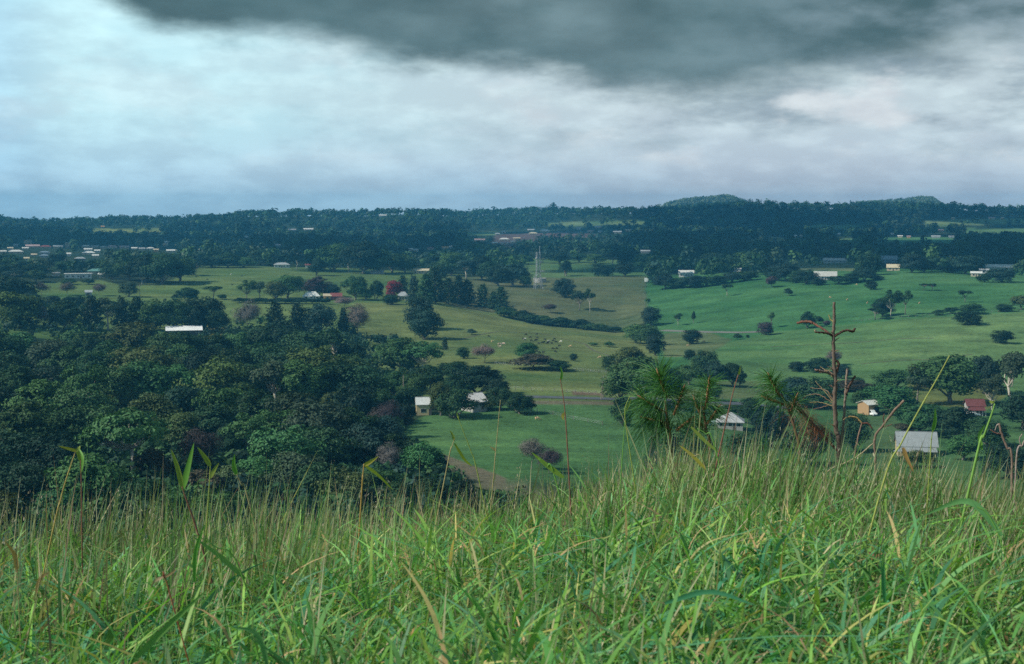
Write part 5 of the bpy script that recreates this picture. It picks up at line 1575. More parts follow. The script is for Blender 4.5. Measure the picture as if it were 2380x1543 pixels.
# ------------------------------------------------------------------ cars
def car(x, y, rz, label, col, dmin, van=False):
    P, d = at(x, y, dmin)
    o = empty('parked_car', P, rz)
    tag(o, label, 'car')
    prof = [(-2.1, 0.35), (-2.15, 0.75), (-2.0, 0.95), (-1.75, 1.42 if not van else 1.85), (0.35, 1.46 if not van else 1.9), (1.0, 0.98 if not van else 1.2), (1.95, 0.85), (2.12, 0.6), (2.1, 0.35)]
    g = Geo()
    n = len(prof)
    v = []
    for s in (-0.82, 0.82):
        for px_, pz in prof:
            v.append((px_, s * (0.86 if pz > 1.1 else 1.0), pz))
    g.add(v, [tuple(range(n)), tuple(range(2 * n - 1, n - 1, -1))] + [(i, i + n, (i + 1) % n + n, (i + 1) % n) for i in range(n)])
    link('body', g.build('car_body', [M_CAR]), o, color=col)
    for s in (-1, 1):
        w = Geo()
        y0 = s * 0.735
        zt = 1.36 if not van else 1.75
        w.add([(-1.62, y0, zt), (0.25, y0, zt), (0.78, y0 * 1.1, 1.0), (-1.8, y0 * 1.1, 1.0)], [(0, 1, 2, 3)])
        link('side_window', w.build('side_window', [M_GLASS]), o)
        h = Geo(); h.box(2.08, 2.15, s * 0.6 - 0.16, s * 0.6 + 0.16, 0.6, 0.75)
        link('headlight', h.build('headlight', [M_CONC]), o)
        for xx in (-1.3, 1.3):
            t = Geo(); t.tube([(xx, s * 0.62, 0.32), (xx, s * 0.86, 0.32)], 0.32, 14)
            link('wheel', t.build('wheel', [M_RUBBER]), o)
    w = Geo()
    w.add([(0.42, -0.66, 1.4 if not van else 1.82), (0.42, 0.66, 1.4 if not van else 1.82), (1.01, 0.74, 1.01), (1.01, -0.74, 1.01)], [(0, 1, 2, 3)])
    link('windscreen', w.build('windscreen', [M_GLASS]), o)
car(2027, 966, -1.25, 'white car parked in front of the orange shed', (0.8, 0.8, 0.8), 400, van=True)
car(1660, 989, 0.25, 'pale car parked beside the grey hip roofed house', (0.45, 0.62, 0.55), 380)
car(1261, 632, 0.1, 'tiny white car by the trees behind the lattice tower', (0.85, 0.85, 0.85), 1150)
car(2263, 968, 0.2, 'white car under the verandah of the red roofed building', (0.8, 0.8, 0.8), 380)

# ------------------------------------------------------------------ cattle
def cow_mesh(graze=True):
    pts = {'rump': (-0.75, 0, 1.05), 'mid': (-0.1, 0, 0.98), 'chest': (0.55, 0, 1.0), 'neck': (0.95, 0, 1.12 if not graze else 0.85), 'head': (1.25, 0, 1.25 if not graze else 0.42), 'nose': (1.55, 0, 1.12 if not graze else 0.12), 'tail': (-0.98, 0, 0.95), 'tip': (-1.02, 0, 0.45)}
    rad = {'rump': .33, 'mid': .42, 'chest': .36, 'neck': .2, 'head': .16, 'nose': .1, 'tail': .05, 'tip': .05}
    ch = [('rump', 'mid'), ('mid', 'chest'), ('chest', 'neck'), ('neck', 'head'), ('head', 'nose'), ('rump', 'tail'), ('tail', 'tip')]
    for i, (x, s, base) in enumerate(((0.5, .2, 'chest'), (0.56, -.2, 'chest'), (-0.72, .2, 'rump'), (-0.64, -.2, 'rump'))):
        b = 0.06 if base == 'rump' else -0.02
        pts[f'h{i}'] = (x, s, 0.72); pts[f'k{i}'] = (x - b, s, 0.4); pts[f'f{i}'] = (x, s, 0.0)
        rad[f'h{i}'] = .15; rad[f'k{i}'] = .075; rad[f'f{i}'] = .065
        ch += [(base, f'h{i}'), (f'h{i}', f'k{i}'), (f'k{i}', f'f{i}')]
    for s in (-1, 1):
        pts[f'e{s}'] = (1.14, s * 0.24, pts['head'][2] + 0.12); rad[f'e{s}'] = .05
        ch.append(('head', f'e{s}'))
    k = list(pts)
    me = bpy.data.meshes.new('cow_cage')
    me.from_pydata([pts[i] for i in k], [(k.index(a), k.index(b)) for a, b in ch], [])
    ob = bpy.data.objects.new('cow_cage', me)
    C.objects.link(ob)
    ob.modifiers.new('skin', 'SKIN')
    ob.modifiers.new('sub', 'SUBSURF').levels = 1
    if not me.skin_vertices: 
        bpy.context.view_layer.objects.active = ob
        bpy.ops.mesh.customdata_skin_add()
    for i, n in enumerate(k):
        me.skin_vertices[0].data[i].radius = (rad[n], rad[n])
    me.skin_vertices[0].data[k.index('mid')].use_root = True
    dg = bpy.context.evaluated_depsgraph_get()
    out = bpy.data.meshes.new_from_object(ob.evaluated_get(dg))
    bpy.data.objects.remove(ob)
    out.name = 'cow'
    out.materials.clear()
    out.materials.append(M_HIDE)
    for p in out.polygons: p.use_smooth = True
    return out
COWS = [cow_mesh(True), cow_mesh(False)]
BLK, WHT, TN, BRN = (0.012, 0.012, 0.014), (0.68, 0.64, 0.58), (0.55, 0.36, 0.2), (0.25, 0.10, 0.06)
def cow(x, y, col, label, group=None, dmin=450):
    P, d = at(x, y + 3, dmin)
    o = link('cow', COWS[rnd.random() < 0.35], None, P, col)
    o.rotation_euler = (0, 0, rnd.choice((0, math.pi)) + rnd.uniform(-0.9, 0.9))
    o.scale = (0.78, 0.78, 0.78)
    tag(o, label, 'cow', group)
HERD = [(105, 172), (170, 157), (180, 187), (235, 160), (229, 181), (215, 187), (250, 215), (280, 205), (305, 177), (300, 202), (335, 203), (328, 212), (370, 212), (395, 173), (410, 200), (382, 189), (440, 237), (415, 260), (380, 262), (405, 290), (230, 290), (255, 298), (290, 298), (130, 130), (232, 127)]
for x, y in HERD:
    cow(1190 + .25 * x, 744 + .25 * y, BLK, 'small black cow in the scattered herd on the middle pasture', 'black cows of the herd on the middle pasture')
cow(1220, 787, WHT, 'white cow at the upper end of the herd beside a black one')
cow(1304, 793, WHT, 'white cow at the outer end of the black herd')
cow(1275, 792, WHT, 'white cow in the middle of the black herd')
cow(1326, 804, TN, 'pale tan cow downhill and apart from the black herd')
cow(1394, 830, TN, 'tan cow alone near the small dark tree by the roadside clump')
cow(1599, 802, TN, 'tan cow below the leaning dark tree on the green slope')
cow(1636, 793, BRN, 'reddish brown cow beside the farm track on the green slope')
cow(1136, 781, BLK, 'black and white cow uphill of the pinkish bare tree')
cow(1144, 793, (0.75, 0.55, 0.28), 'big yellowish cow between the herd and the pinkish bare tree')
for q, (x, y) in enumerate(((1160, 799), (1167, 799), (1172, 798), (1162, 805))):
    cow(x, y, (0.62, 0.45, 0.36), 'pinkish calf in the small group above the pinkish bare tree', 'pinkish calves above the pinkish bare tree')
cow(1249, 974, TN, 'tan cow on the valley meadow below the road')
cow(537, 636, WHT, 'whitish cow high on the upper pasture')
for x, y in ((447, 633), (456, 641), (482, 648), (562, 640), (539, 660)):
    cow(x, y, BLK, 'black cow scattered high on the upper pasture', 'black cows on the upper pasture', 800)
cow(794, 655, BLK, 'black cow alone above the bright green tree')
for x, y, l in ((1969, 695, 'tan cow high on the green slope above the dead sapling'), (1929, 690, 'tan cow uphill of the dead sapling tip'), (2016, 703, 'tan cow uphill of the hillside clump of three trees'), (2137, 703, 'tan cow beside the gum with bare thin trunk'), (1991, 660, 'tan cow just under the wood on the green slope'), (1895, 768, 'tan cow at the end of the farm track near the dead branch')):
    cow(x, y, TN, l, None, 650)

# ------------------------------------------------------------------ the near grass
M_GRASS = mat_leaf('grass_blade', 0.36, True, island=0.16, rough=0.5, spec=0.3)
M_STALK = mat_object_colour('stalk', 0.6, 0.25, 30)
M_BLADE = mat_leaf('single_blade', 0.3, False, island=0.1)
M_DEADBARK = mat_object_colour('dead_bark', 0.9, 0.55, 45)
M_NEEDLE = mat_leaf('needle', 0.2, False, island=0.35, rough=0.45)

def ribbons(base, h, phi, lean, curve, width, psi, col, seg=5, taper=0.8, droop=0.0):
    n = len(base)
    t = np.linspace(0, 1, seg + 1)
    dirv = np.stack([np.cos(phi), np.sin(phi), np.zeros(n)], -1)
    side = np.stack([np.cos(psi), np.sin(psi), np.zeros(n)], -1)
    off = (lean[:, None] * t + curve[:, None] * t ** 2) * h[:, None]
    zz = (t[None, :] * (1 - 0.25 * lean[:, None] ** 2) - droop[:, None] * t ** 2.2 if hasattr(droop, '__len__') else t[None, :] * np.ones((n, 1))) * h[:, None]
    c = base[:, None, :] + dirv[:, None, :] * off[..., None]
    c[..., 2] += zz
    wprof = np.clip(np.minimum(1.0, 0.55 + 2.2 * t) * (1 - t ** 2.4) ** taper, 0.02, 1)
    ww = (width[:, None] * wprof[None, :] * 0.5)[..., None]
    L, Rr = c - side[:, None, :] * ww, c + side[:, None, :] * ww
    # a shallow fold along the midrib
    v = np.stack([L, Rr], 2).reshape(-1, 3)
    k = 2 * (seg + 1)
    i0 = (np.arange(n) * k)[:, None, None]
    s = np.arange(seg)[None, :, None] * 2
    q = (i0 + s + np.array([0, 1, 3, 2])[None, None, :]).reshape(-1, 4)
    cc = np.repeat(col, k, axis=0)
    return v, q, cc

def grass():
    rs = np.random.RandomState(20)
    VV, QQ, CC, n0 = [], [], [], 0
    def put(v, q, c):
        nonlocal n0
        VV.append(v); QQ.append(q + n0); CC.append(c); n0 += len(v)
    def scatter(n, d0, d1, spread=0.62, pw=1.0):
        n = int(n * spread / 0.42)
        az = rs.uniform(-spread, spread, n)
        d = np.sqrt(rs.uniform(0, 1, n) ** pw * (d1 * d1 - d0 * d0) + d0 * d0)
        return az, d, np.stack([d * np.sin(az), d * np.cos(az), H(az, d) + EYE], -1)
    def pick(cols, wts, n, jit=0.22):
        c = np.array(cols)[rs.choice(len(cols), n, p=np.array(wts) / sum(wts))]
        return c * rs.uniform(1 - jit, 1 + jit, (n, 1)) * rs.uniform(0.92, 1.08, (n, 3))
    patch = lambda b, s, seed: fbm2(b[:, 0] * s + 50, b[:, 1] * s + 50, seed, 3)
    # upright culms, leaning together with the wind
    az, d, b = scatter(44000, 2.2, 11.5)
    pt = patch(b, 1.1, 31)
    keep = rs.rand(len(b)) < np.clip(0.66 + 1.0 * pt + 0.2 * (az > 0), 0.08, 1) * np.where(d > 6.2, np.clip(0.45 + 2.0 * (az + 0.08), 0.36, 0.85), 1) * np.clip(d / 6.5 - 0.12, 0.10, 1)
    az, d, b, pt = az[keep], d[keep], b[keep], pt[keep]
    n = len(b)
    side = np.clip(az / 0.35, -1, 1)
    h = rs.uniform(0.36, 0.62, n) * (1 + 0.25 * pt) * np.where(rs.rand(n) < 0.06, 1.22, 1) * (1 + 0.42 * patch(b, 0.6, 91)) * np.clip(0.66 + d / 15, 0.74, 1.22)
    lean = np.abs(rs.normal(0.10 + 0.26 * np.clip(side + 0.2, 0, 1.2) * np.clip(1.5 - d / 9, 0.3, 1), np.where(d < 5.5, 0.24, 0.14), n))
    phi = rs.normal(0.0, 0.75, n) + np.where(rs.rand(n) < 0.16, math.pi, 0)
    straw = rs.rand(n) < np.clip(0.42 + 0.22 * d / 8 + 0.3 * pt, 0.15, 0.9)
    cs = pick([(0.42, 0.38, 0.24), (0.31, 0.33, 0.19), (0.30, 0.21, 0.145), (0.24, 0.30, 0.15)], [4, 4.5, 1.4, 4], n)
    cg = pick([(0.15, 0.29, 0.085), (0.12, 0.25, 0.085), (0.20, 0.31, 0.085)], [3, 3, 2], n)
    put(*ribbons(b, h, phi, lean, rs.normal(0.05, 0.05, n), rs.uniform(0.004, 0.0095, n), rs.normal(0, 0.5, n), np.where(straw[:, None], cs, cg) * (1 + 0.75 * patch(b, 2.1, 41))[:, None], 4, 0.5, np.zeros(n)))
    # short blades leaving the culms at all heights
    az, d, b = scatter(42000, 1.8, 9.2)
    n = len(b)
    pt = patch(b, 1.1, 31)
    keep = rs.rand(n) < np.clip(0.72 + 1.0 * patch(b, 1.9, 36), 0.1, 1)
    b, pt = b[keep], pt[keep]
    n = len(b)
    b[:, 2] += rs.uniform(0.0, 0.40, n) * (1 + 0.25 * pt)
    h = rs.uniform(0.07, 0.22, n)
    cb = pick([(0.14, 0.31, 0.09), (0.18, 0.36, 0.08), (0.11, 0.28, 0.12), (0.24, 0.36, 0.09), (0.40, 0.36, 0.14), (0.46, 0.32, 0.16)], [5, 4, 3, 3, 1.2, 0.8], n) * (1 + 0.8 * patch(b, 2.1, 41))[:, None]
    put(*ribbons(b, h, rs.uniform(0, 6.283, n), np.abs(rs.normal(0.5, 0.35, n)), rs.normal(0.45, 0.3, n), rs.uniform(0.005, 0.014, n), rs.uniform(0, math.pi, n), cb, 5, 0.75, rs.uniform(0, 0.6, n)))
    # broad arching blades nearer the viewer
    az, d, b = scatter(3000, 1.5, 6.5)
    n = len(b)
    b[:, 2] += rs.uniform(0.05, 0.36, n)
    cb = pick([(0.13, 0.33, 0.09), (0.19, 0.40, 0.07), (0.10, 0.30, 0.15), (0.26, 0.40, 0.09), (0.44, 0.38, 0.12)], [4, 4, 4, 2, 0.35], n)
    put(*ribbons(b, rs.uniform(0.14, 0.30, n), rs.normal(0.2, 1.4, n), np.abs(rs.normal(0.7, 0.4, n)), rs.normal(0.7, 0.35, n), rs.uniform(0.010, 0.020, n), rs.uniform(0, math.pi, n), cb, 7, 0.7, rs.uniform(0.1, 0.9, n)))
    # leafy low herbage between the culms
    az, d, b = scatter(36000, 1.5, 7.6)
    pt = patch(b, 1.6, 35)
    keep = rs.rand(len(b)) < np.clip(0.7 + 0.9 * pt, 0.15, 1)
    b = b[keep]
    n = len(b)
    b[:, 2] += rs.uniform(0.02, 0.33, n)
    cb = pick([(0.07, 0.24, 0.10), (0.10, 0.30, 0.08), (0.07, 0.26, 0.14), (0.17, 0.32, 0.08), (0.28, 0.15, 0.08)], [5, 4, 3.4, 2, 0.35], n)
    put(*ribbons(b, rs.uniform(0.05, 0.135, n), rs.uniform(0, 6.283, n), rs.uniform(0.4, 1.3, n), rs.normal(0.3, 0.3, n), rs.uniform(0.012, 0.028, n), rs.uniform(0, math.pi, n), cb, 3, 0.6, rs.uniform(0.1, 0.7, n)))
    # dark weathered stems leaning over
    az, d, b = scatter(420, 2.2, 8)
    n = len(b)
    put(*ribbons(b, rs.uniform(0.3, 0.55, n), rs.normal(0.0, 0.4, n), np.abs(rs.normal(0.55, 0.3, n)), rs.normal(0.05, 0.06, n), rs.uniform(0.003, 0.0055, n), rs.normal(0, 0.5, n), pick([(0.07, 0.055, 0.035), (0.12, 0.075, 0.055), (0.16, 0.10, 0.07)], [2, 2, 1], n), 4, 0.4, np.zeros(n)))
    # dead thatch lying close to the soil and hung up among the culms
    az, d, b = scatter(12000, 1.5, 9)
    n = len(b)
    b[:, 2] += rs.uniform(0.0, 0.12, n) + np.where(rs.rand(n) < 0.15, rs.uniform(0, 0.35, n), 0)
    cb = pick([(0.44, 0.33, 0.19), (0.30, 0.19, 0.11), (0.50, 0.40, 0.25), (0.22, 0.12, 0.075)], [3, 3, 2, 2], n)
    put(*ribbons(b, rs.uniform(0.05, 0.17, n), rs.uniform(0, 6.283, n), rs.uniform(0.6, 2.0, n), rs.normal(0.2, 0.3, n), rs.uniform(0.003, 0.009, n), rs.uniform(0, math.pi, n), cb, 4, 0.7, rs.uniform(0.3, 0.9, n)))
    o = link('grass', mesh('grass', np.concatenate(VV), np.concatenate(QQ), [M_GRASS], np.concatenate(CC)))
    tag(o, 'long mixed green and straw coloured grass on the near slope', 'grass', None, 'stuff')
    # pale feathery seed heads over part of the grass
    VV.clear(); QQ.clear(); CC.clear(); n0 = 0
    az, d, b = scatter(420, 3.2, 8.5, 0.40)
    m = (patch(b, 0.9, 77) > 0.1)
    b, d = b[m], d[m]
    n = len(b)
    top = b + np.stack([rs.normal(0.08, 0.08, n), rs.normal(0, 0.05, n), rs.uniform(0.42, 0.66, n)], -1)
    k = 26
    P = np.repeat(top, k, 0) + rs.normal(size=(n * k, 3)) * np.array([0.028, 0.028, 0.045])
    put(*ribbons(P, rs.uniform(0.006, 0.02, n * k), rs.uniform(0, 6.28, n * k), rs.uniform(0, 1, n * k), np.zeros(n * k), rs.uniform(0.002, 0.005, n * k), rs.uniform(0, 3.14, n * k), np.repeat(pick([(0.42, 0.36, 0.27), (0.34, 0.32, 0.22)], [1, 1], n), k, 0), 2, 0.6, np.zeros(n * k)))
    put(*ribbons(b, (top - b)[:, 2], np.arctan2((top - b)[:, 1], (top - b)[:, 0]), np.hypot((top - b)[:, 0], (top - b)[:, 1]) / (top - b)[:, 2], np.zeros(n), np.full(n, 0.004), np.zeros(n), pick([(0.3, 0.27, 0.14)], [1], n), 3, 0.3, np.zeros(n)))
    o = link('seed_heads', mesh('seed_heads', np.concatenate(VV), np.concatenate(QQ), [M_GRASS], np.concatenate(CC)))
    tag(o, 'pale fluffy seed heads among the long grass', 'grass seed heads', None, 'stuff')
grass()

def ribbon_path(pts, w, tip=True, fold=0.25):
    """a real leaf: ribbon along 3-D points, folded along its midrib"""
    n = len(pts)
    g = Geo()
    v, f = [], []
    for i, p in enumerate(pts):
        p = Vector(p)
        d = (Vector(pts[min(i + 1, n - 1)]) - Vector(pts[max(i - 1, 0)])).normalized()
        s = d.cross(Vector((0.15, -1, 0.1))).normalized()
        t = i / (n - 1)
        ww = w * 0.5 * (min(1, 0.45 + 2.5 * t) * (max(1 - t ** 2.2, 0.0)) ** 0.75 if tip else 1)
        up = s.cross(d) * ww * fold
        v += [p - s * ww + up, p, p + s * ww + up]
    for i in range(n - 1):
        a = i * 3
        f += [(a, a + 1, a + 4, a + 3), (a + 1, a + 2, a + 5, a + 4)]
    g.add([tuple(q) for q in v], f)
    return g

def smooth_pts(P, n=10, sag=0.0):
    """Catmull-Rom through the points"""
    if len(P) == 2: P = [P[0], P[0].lerp(P[1], 0.5) + Vector((0, 0, sag)), P[1]]
    Q = [P[0] * 2 - P[1]] + P + [P[-1] * 2 - P[-2]]
    out = []
    for i in range(1, len(Q) - 2):
        for k in range(n):
            t = k / n
            a, b, c, d = Q[i - 1], Q[i], Q[i + 1], Q[i + 2]
            out.append(0.5 * ((2 * b) + (c - a) * t + (2 * a - 5 * b + 4 * c - d) * t * t + (3 * b - a - 3 * c + d) * t ** 3))
    out.append(P[-1])
    return out

PXM = lambda d: d / F
GRN, YGR, STR, RDS_, YEL, ORG = (0.13, 0.30, 0.05), (0.24, 0.30, 0.06), (0.34, 0.28, 0.13), (0.20, 0.085, 0.06), (0.42, 0.36, 0.06), (0.52, 0.28, 0.10)
def stalk(d, stem, leaves, wst, label, scol=STR):
    """stem: frame points from low to high; leaves: (points, width in frame units, colour)"""
    P = [near_pt(x, y, d) for x, y in stem]
    dd = math.hypot(P[0].x, P[0].y)
    gz = EYE + float(H(math.atan2(P[0].x, P[0].y), dd)[0]) - 0.02
    k = max(0.0, (P[0].z - gz) / max(P[1].z - P[0].z, 0.02))
    dx = max(-0.15, min(0.15, (P[0].x - P[1].x) * k))
    foot = Vector((P[0].x + dx, P[0].y, gz))
    if foot.z < P[0].z - 0.03: P = [foot] + P
    o = empty('grass_stalk', foot)
    tag(o, label, 'grass stalk')
    S = smooth_pts([p - foot for p in P], 6)
    g = Geo()
    m = len(S)
    r = wst * PXM(d) * 0.34
    g.tube([tuple(p) for p in S], [r * (1 - 0.55 * i / (m - 1)) for i in range(m)], 6)
    link('stem', g.build('stalk_stem', [M_STALK], True), o, color=scol)
    for k, (pts, w, c) in enumerate(leaves):
        L = [near_pt(x, y, d + 0.04 * (k % 2) * j) - foot for j, (x, y) in enumerate(pts)]
        link('leaf', ribbon_path(smooth_pts(L, 6, sag=0.004), w * 0.8 * PXM(d)).build('stalk_leaf', [M_BLADE], True), o, color=c)

stalk(5.5, [(464, 1253), (440, 1180), (430, 1152), (423, 1131)], [([(424, 1135), (412, 1085), (397, 1043)], 15, YGR), ([(424, 1140), (436, 1090), (451, 1028)], 19, GRN)], 9, 'tall stalk splitting into a bright green V above the dark wood', RDS_)
stalk(5.8, [(481, 1215), (487, 1121), (489, 1081)], [([(489, 1083), (476, 1062), (458, 1038)], 15, YGR), ([(488, 1112), (498, 1092), (509, 1075)], 12, YGR)], 7, 'slim stalk with forked yellow green tip just past the bright green V', YGR)
stalk(5.8, [(190, 1196), (189, 1120), (187, 1069)], [([(188, 1075), (180, 1050), (168, 1042)], 10, YGR), ([(188, 1100), (192, 1062), (182, 1040)], 9, GRN)], 6, 'thin upright brownish stalk crossing beside the yellow slanting stalk', RDS_)
stalk(5.6, [(125, 1225), (140, 1165), (152, 1120), (176, 1048)], [([(176, 1048), (160, 1043), (134, 1036)], 9, YEL), ([(176, 1050), (183, 1042), (186, 1036)], 9, YGR)], 8, 'yellow brown slanting stalk with bent tip at the wood end', (0.36, 0.27, 0.08))
stalk(5.8, [(578, 1165), (562, 1128), (550, 1102)], [([(550, 1104), (543, 1080), (545, 1055)], 14, GRN)], 6, 'brown stalk with one short green leaf past the forked stalk', STR)
stalk(6.2, [(841, 1140), (843, 1108), (846, 1078)], [([(845, 1082), (860, 1074), (880, 1060)], 12, YEL), ([(846, 1080), (880, 1105), (915, 1140)], 10, YGR)], 7, 'orange brown stalk with a yellow leaf like an arm before the wood corner', (0.36, 0.23, 0.06))
stalk(6.5, [(1322, 1100), (1317, 1010), (1311, 935), (1302, 880)], [([(1303, 885), (1306, 868), (1302, 850)], 8, GRN), ([(1313, 958), (1308, 966), (1310, 976)], 12, STR)], 6, 'tall lone reddish stalk reaching up to the pasture below the cows', RDS_)
stalk(7.5, [(1676, 1030), (1688, 978), (1703, 915), (1716, 870)], [([(1716, 872), (1719, 862), (1720, 850)], 7, YGR)], 6, 'dark red stalk slanting up past the end of the slope clump', RDS_)
stalk(5.2, [(2052, 1125), (2096, 1028), (2140, 946), (2178, 880), (2207, 826)], [([(2098, 1040), (2106, 1062), (2124, 1098)], 14, ORG)], 7, 'very long yellow stalk slanting across the orange shed trees with one orange leaf', (0.30, 0.33, 0.08))
stalk(6.0, [(2270, 1060), (2286, 1015), (2304, 965), (2312, 938)], [([(2300, 932), (2306, 935), (2314, 930)], 8, YGR), ([(2282, 1045), (2276, 1012), (2290, 985)], 13, GRN)], 10, 'thick bright green stalk with flat tip near the picture edge', (0.16, 0.31, 0.06))
stalk(6.0, [(2162, 1065), (2165, 1020), (2168, 1000)], [([(2167, 1004), (2173, 975), (2173, 948)], 12, GRN)], 5, 'short stalk with upright green leaf against the grey sheet roof', YGR)
stalk(7.0, [(1110, 1100), (1096, 1052), (1078, 1005), (1064, 968)], [([(1066, 974), (1063, 966), (1061, 958)], 6, YGR)], 5, 'thin pale stalk leaning over the meadow toward the gabled farmhouse', YGR)
stalk(7.0, [(1149, 1085), (1152, 1050), (1158, 985), (1163, 930)], [([(1152, 1048), (1146, 1042), (1138, 1038)], 7, STR)], 4, 'thin upright pale stalk on the meadow below the road', STR)
stalk(7.0, [(1040, 1080), (1050, 1040), (1056, 1020)], [([(1056, 1024), (1052, 1012), (1046, 1000)], 9, YGR), ([(1056, 1030), (1080, 1068), (1098, 1084)], 9, YGR)], 5, 'small forked stalk in front of the rounded lone tree', STR)
stalk(6.5, [(1290, 1110), (1270, 1084), (1252, 1066)], [([(1310, 1110), (1272, 1082), (1234, 1050)], 16, (0.20, 0.32, 0.05))], 6, 'broad yellow green blade pointing up over the middle grass tips', GRN)
stalk(7.0, [(1662, 1040), (1640, 1008), (1620, 996)], [([(1606, 992), (1644, 1030), (1672, 1052)], 11, YGR)], 5, 'bright blade slanting down under the pine needle tuft', GRN)
stalk(6.6, [(1640, 1088), (1610, 1060), (1590, 1045)], [([(1640, 1090), (1608, 1058), (1578, 1034)], 11, YEL)], 4, 'yellow dead blade slanting in the grass under the needle tuft', STR)
stalk(6.2, [(1470, 1090), (1458, 1010), (1452, 955), (1464, 920)], [], 5, 'pale green stalk bowing beside the big needle tuft', YGR)
stalk(6.2, [(1445, 1082), (1450, 1010), (1455, 950)], [([(1455, 955), (1462, 938), (1468, 925)], 6, YGR)], 4, 'upright green stalk beside the bowing stalk', GRN)
stalk(3.4, [(295, 1560), (360, 1470), (420, 1420)], [([(300, 1545), (390, 1455), (484, 1368)], 21, (0.17, 0.34, 0.08))], 8, 'very broad green blade slanting upward low in the near grass', GRN)
stalk(3.2, [(610, 1560), (590, 1490), (560, 1465)], [([(625, 1560), (598, 1475), (536, 1456)], 17, (0.15, 0.33, 0.12))], 8, 'broad pale green blade arching over at the bottom of the grass', GRN)
stalk(3.4, [(1180, 1560), (1140, 1470), (1090, 1380)], [([(1172, 1530), (1125, 1430), (1066, 1360)], 16, (0.10, 0.32, 0.06))], 7, 'long bright green blade slanting at the bottom middle', GRN)
stalk(4.5, [(560, 1330), (500, 1270), (450, 1240)], [([(570, 1345), (510, 1292), (446, 1245)], 16, (0.17, 0.33, 0.09))], 7, 'broad green blade pointing up below the bright green V', GRN)
stalk(4.0, [(520, 1380), (512, 1300), (470, 1235)], [([(452, 1352), (455, 1280), (478, 1215)], 13, (0.12, 0.33, 0.05))], 6, 'upright folded green blade below the bright green V', GRN)
stalk(3.8, [(40, 1330), (38, 1290), (30, 1270)], [([(40, 1330), (34, 1290), (10, 1255)], 13, ORG)], 4, 'orange yellow dead blade curling at the picture edge', STR)
stalk(3.6, [(85, 1385), (94, 1350), (110, 1330)], [([(84, 1378), (94, 1344), (118, 1328)], 12, (0.6, 0.32, 0.14))], 4, 'orange dead leaf curled upright low in the grass near the edge', STR)
stalk(3.6, [(395, 1380), (382, 1345), (378, 1335)], [([(380, 1342), (395, 1334), (412, 1322)], 8, (0.6, 0.33, 0.18)), ([(380, 1340), (360, 1350), (350, 1368)], 10, (0.5, 0.36, 0.25))], 6, 'reddish broken stem with two dead leaves low in the grass', (0.28, 0.07, 0.04))
stalk(4.6, [(2380, 1430), (2300, 1200), (2210, 1180)], [([(2330, 1245), (2250, 1165), (2140, 1200)], 20, (0.14, 0.33, 0.12))], 6, 'broad blade arching right over in the upper grass by the edge'.replace('right over', 'over')  , GRN)
stalk(3.2, [(1640, 1560), (1640, 1440), (1690, 1392)], [([(1545, 1402), (1650, 1375), (1760, 1408)], 17, (0.07, 0.27, 0.14))], 6, 'bluish green blade arching over low in the grass', GRN)
stalk(3.4, [(2045, 1400), (2052, 1310), (2055, 1285)], [([(2056, 1400), (2052, 1330), (2054, 1262)], 15, (0.07, 0.28, 0.10))], 6, 'upright deep green blade standing in the grass below the grey roofed house', GRN)

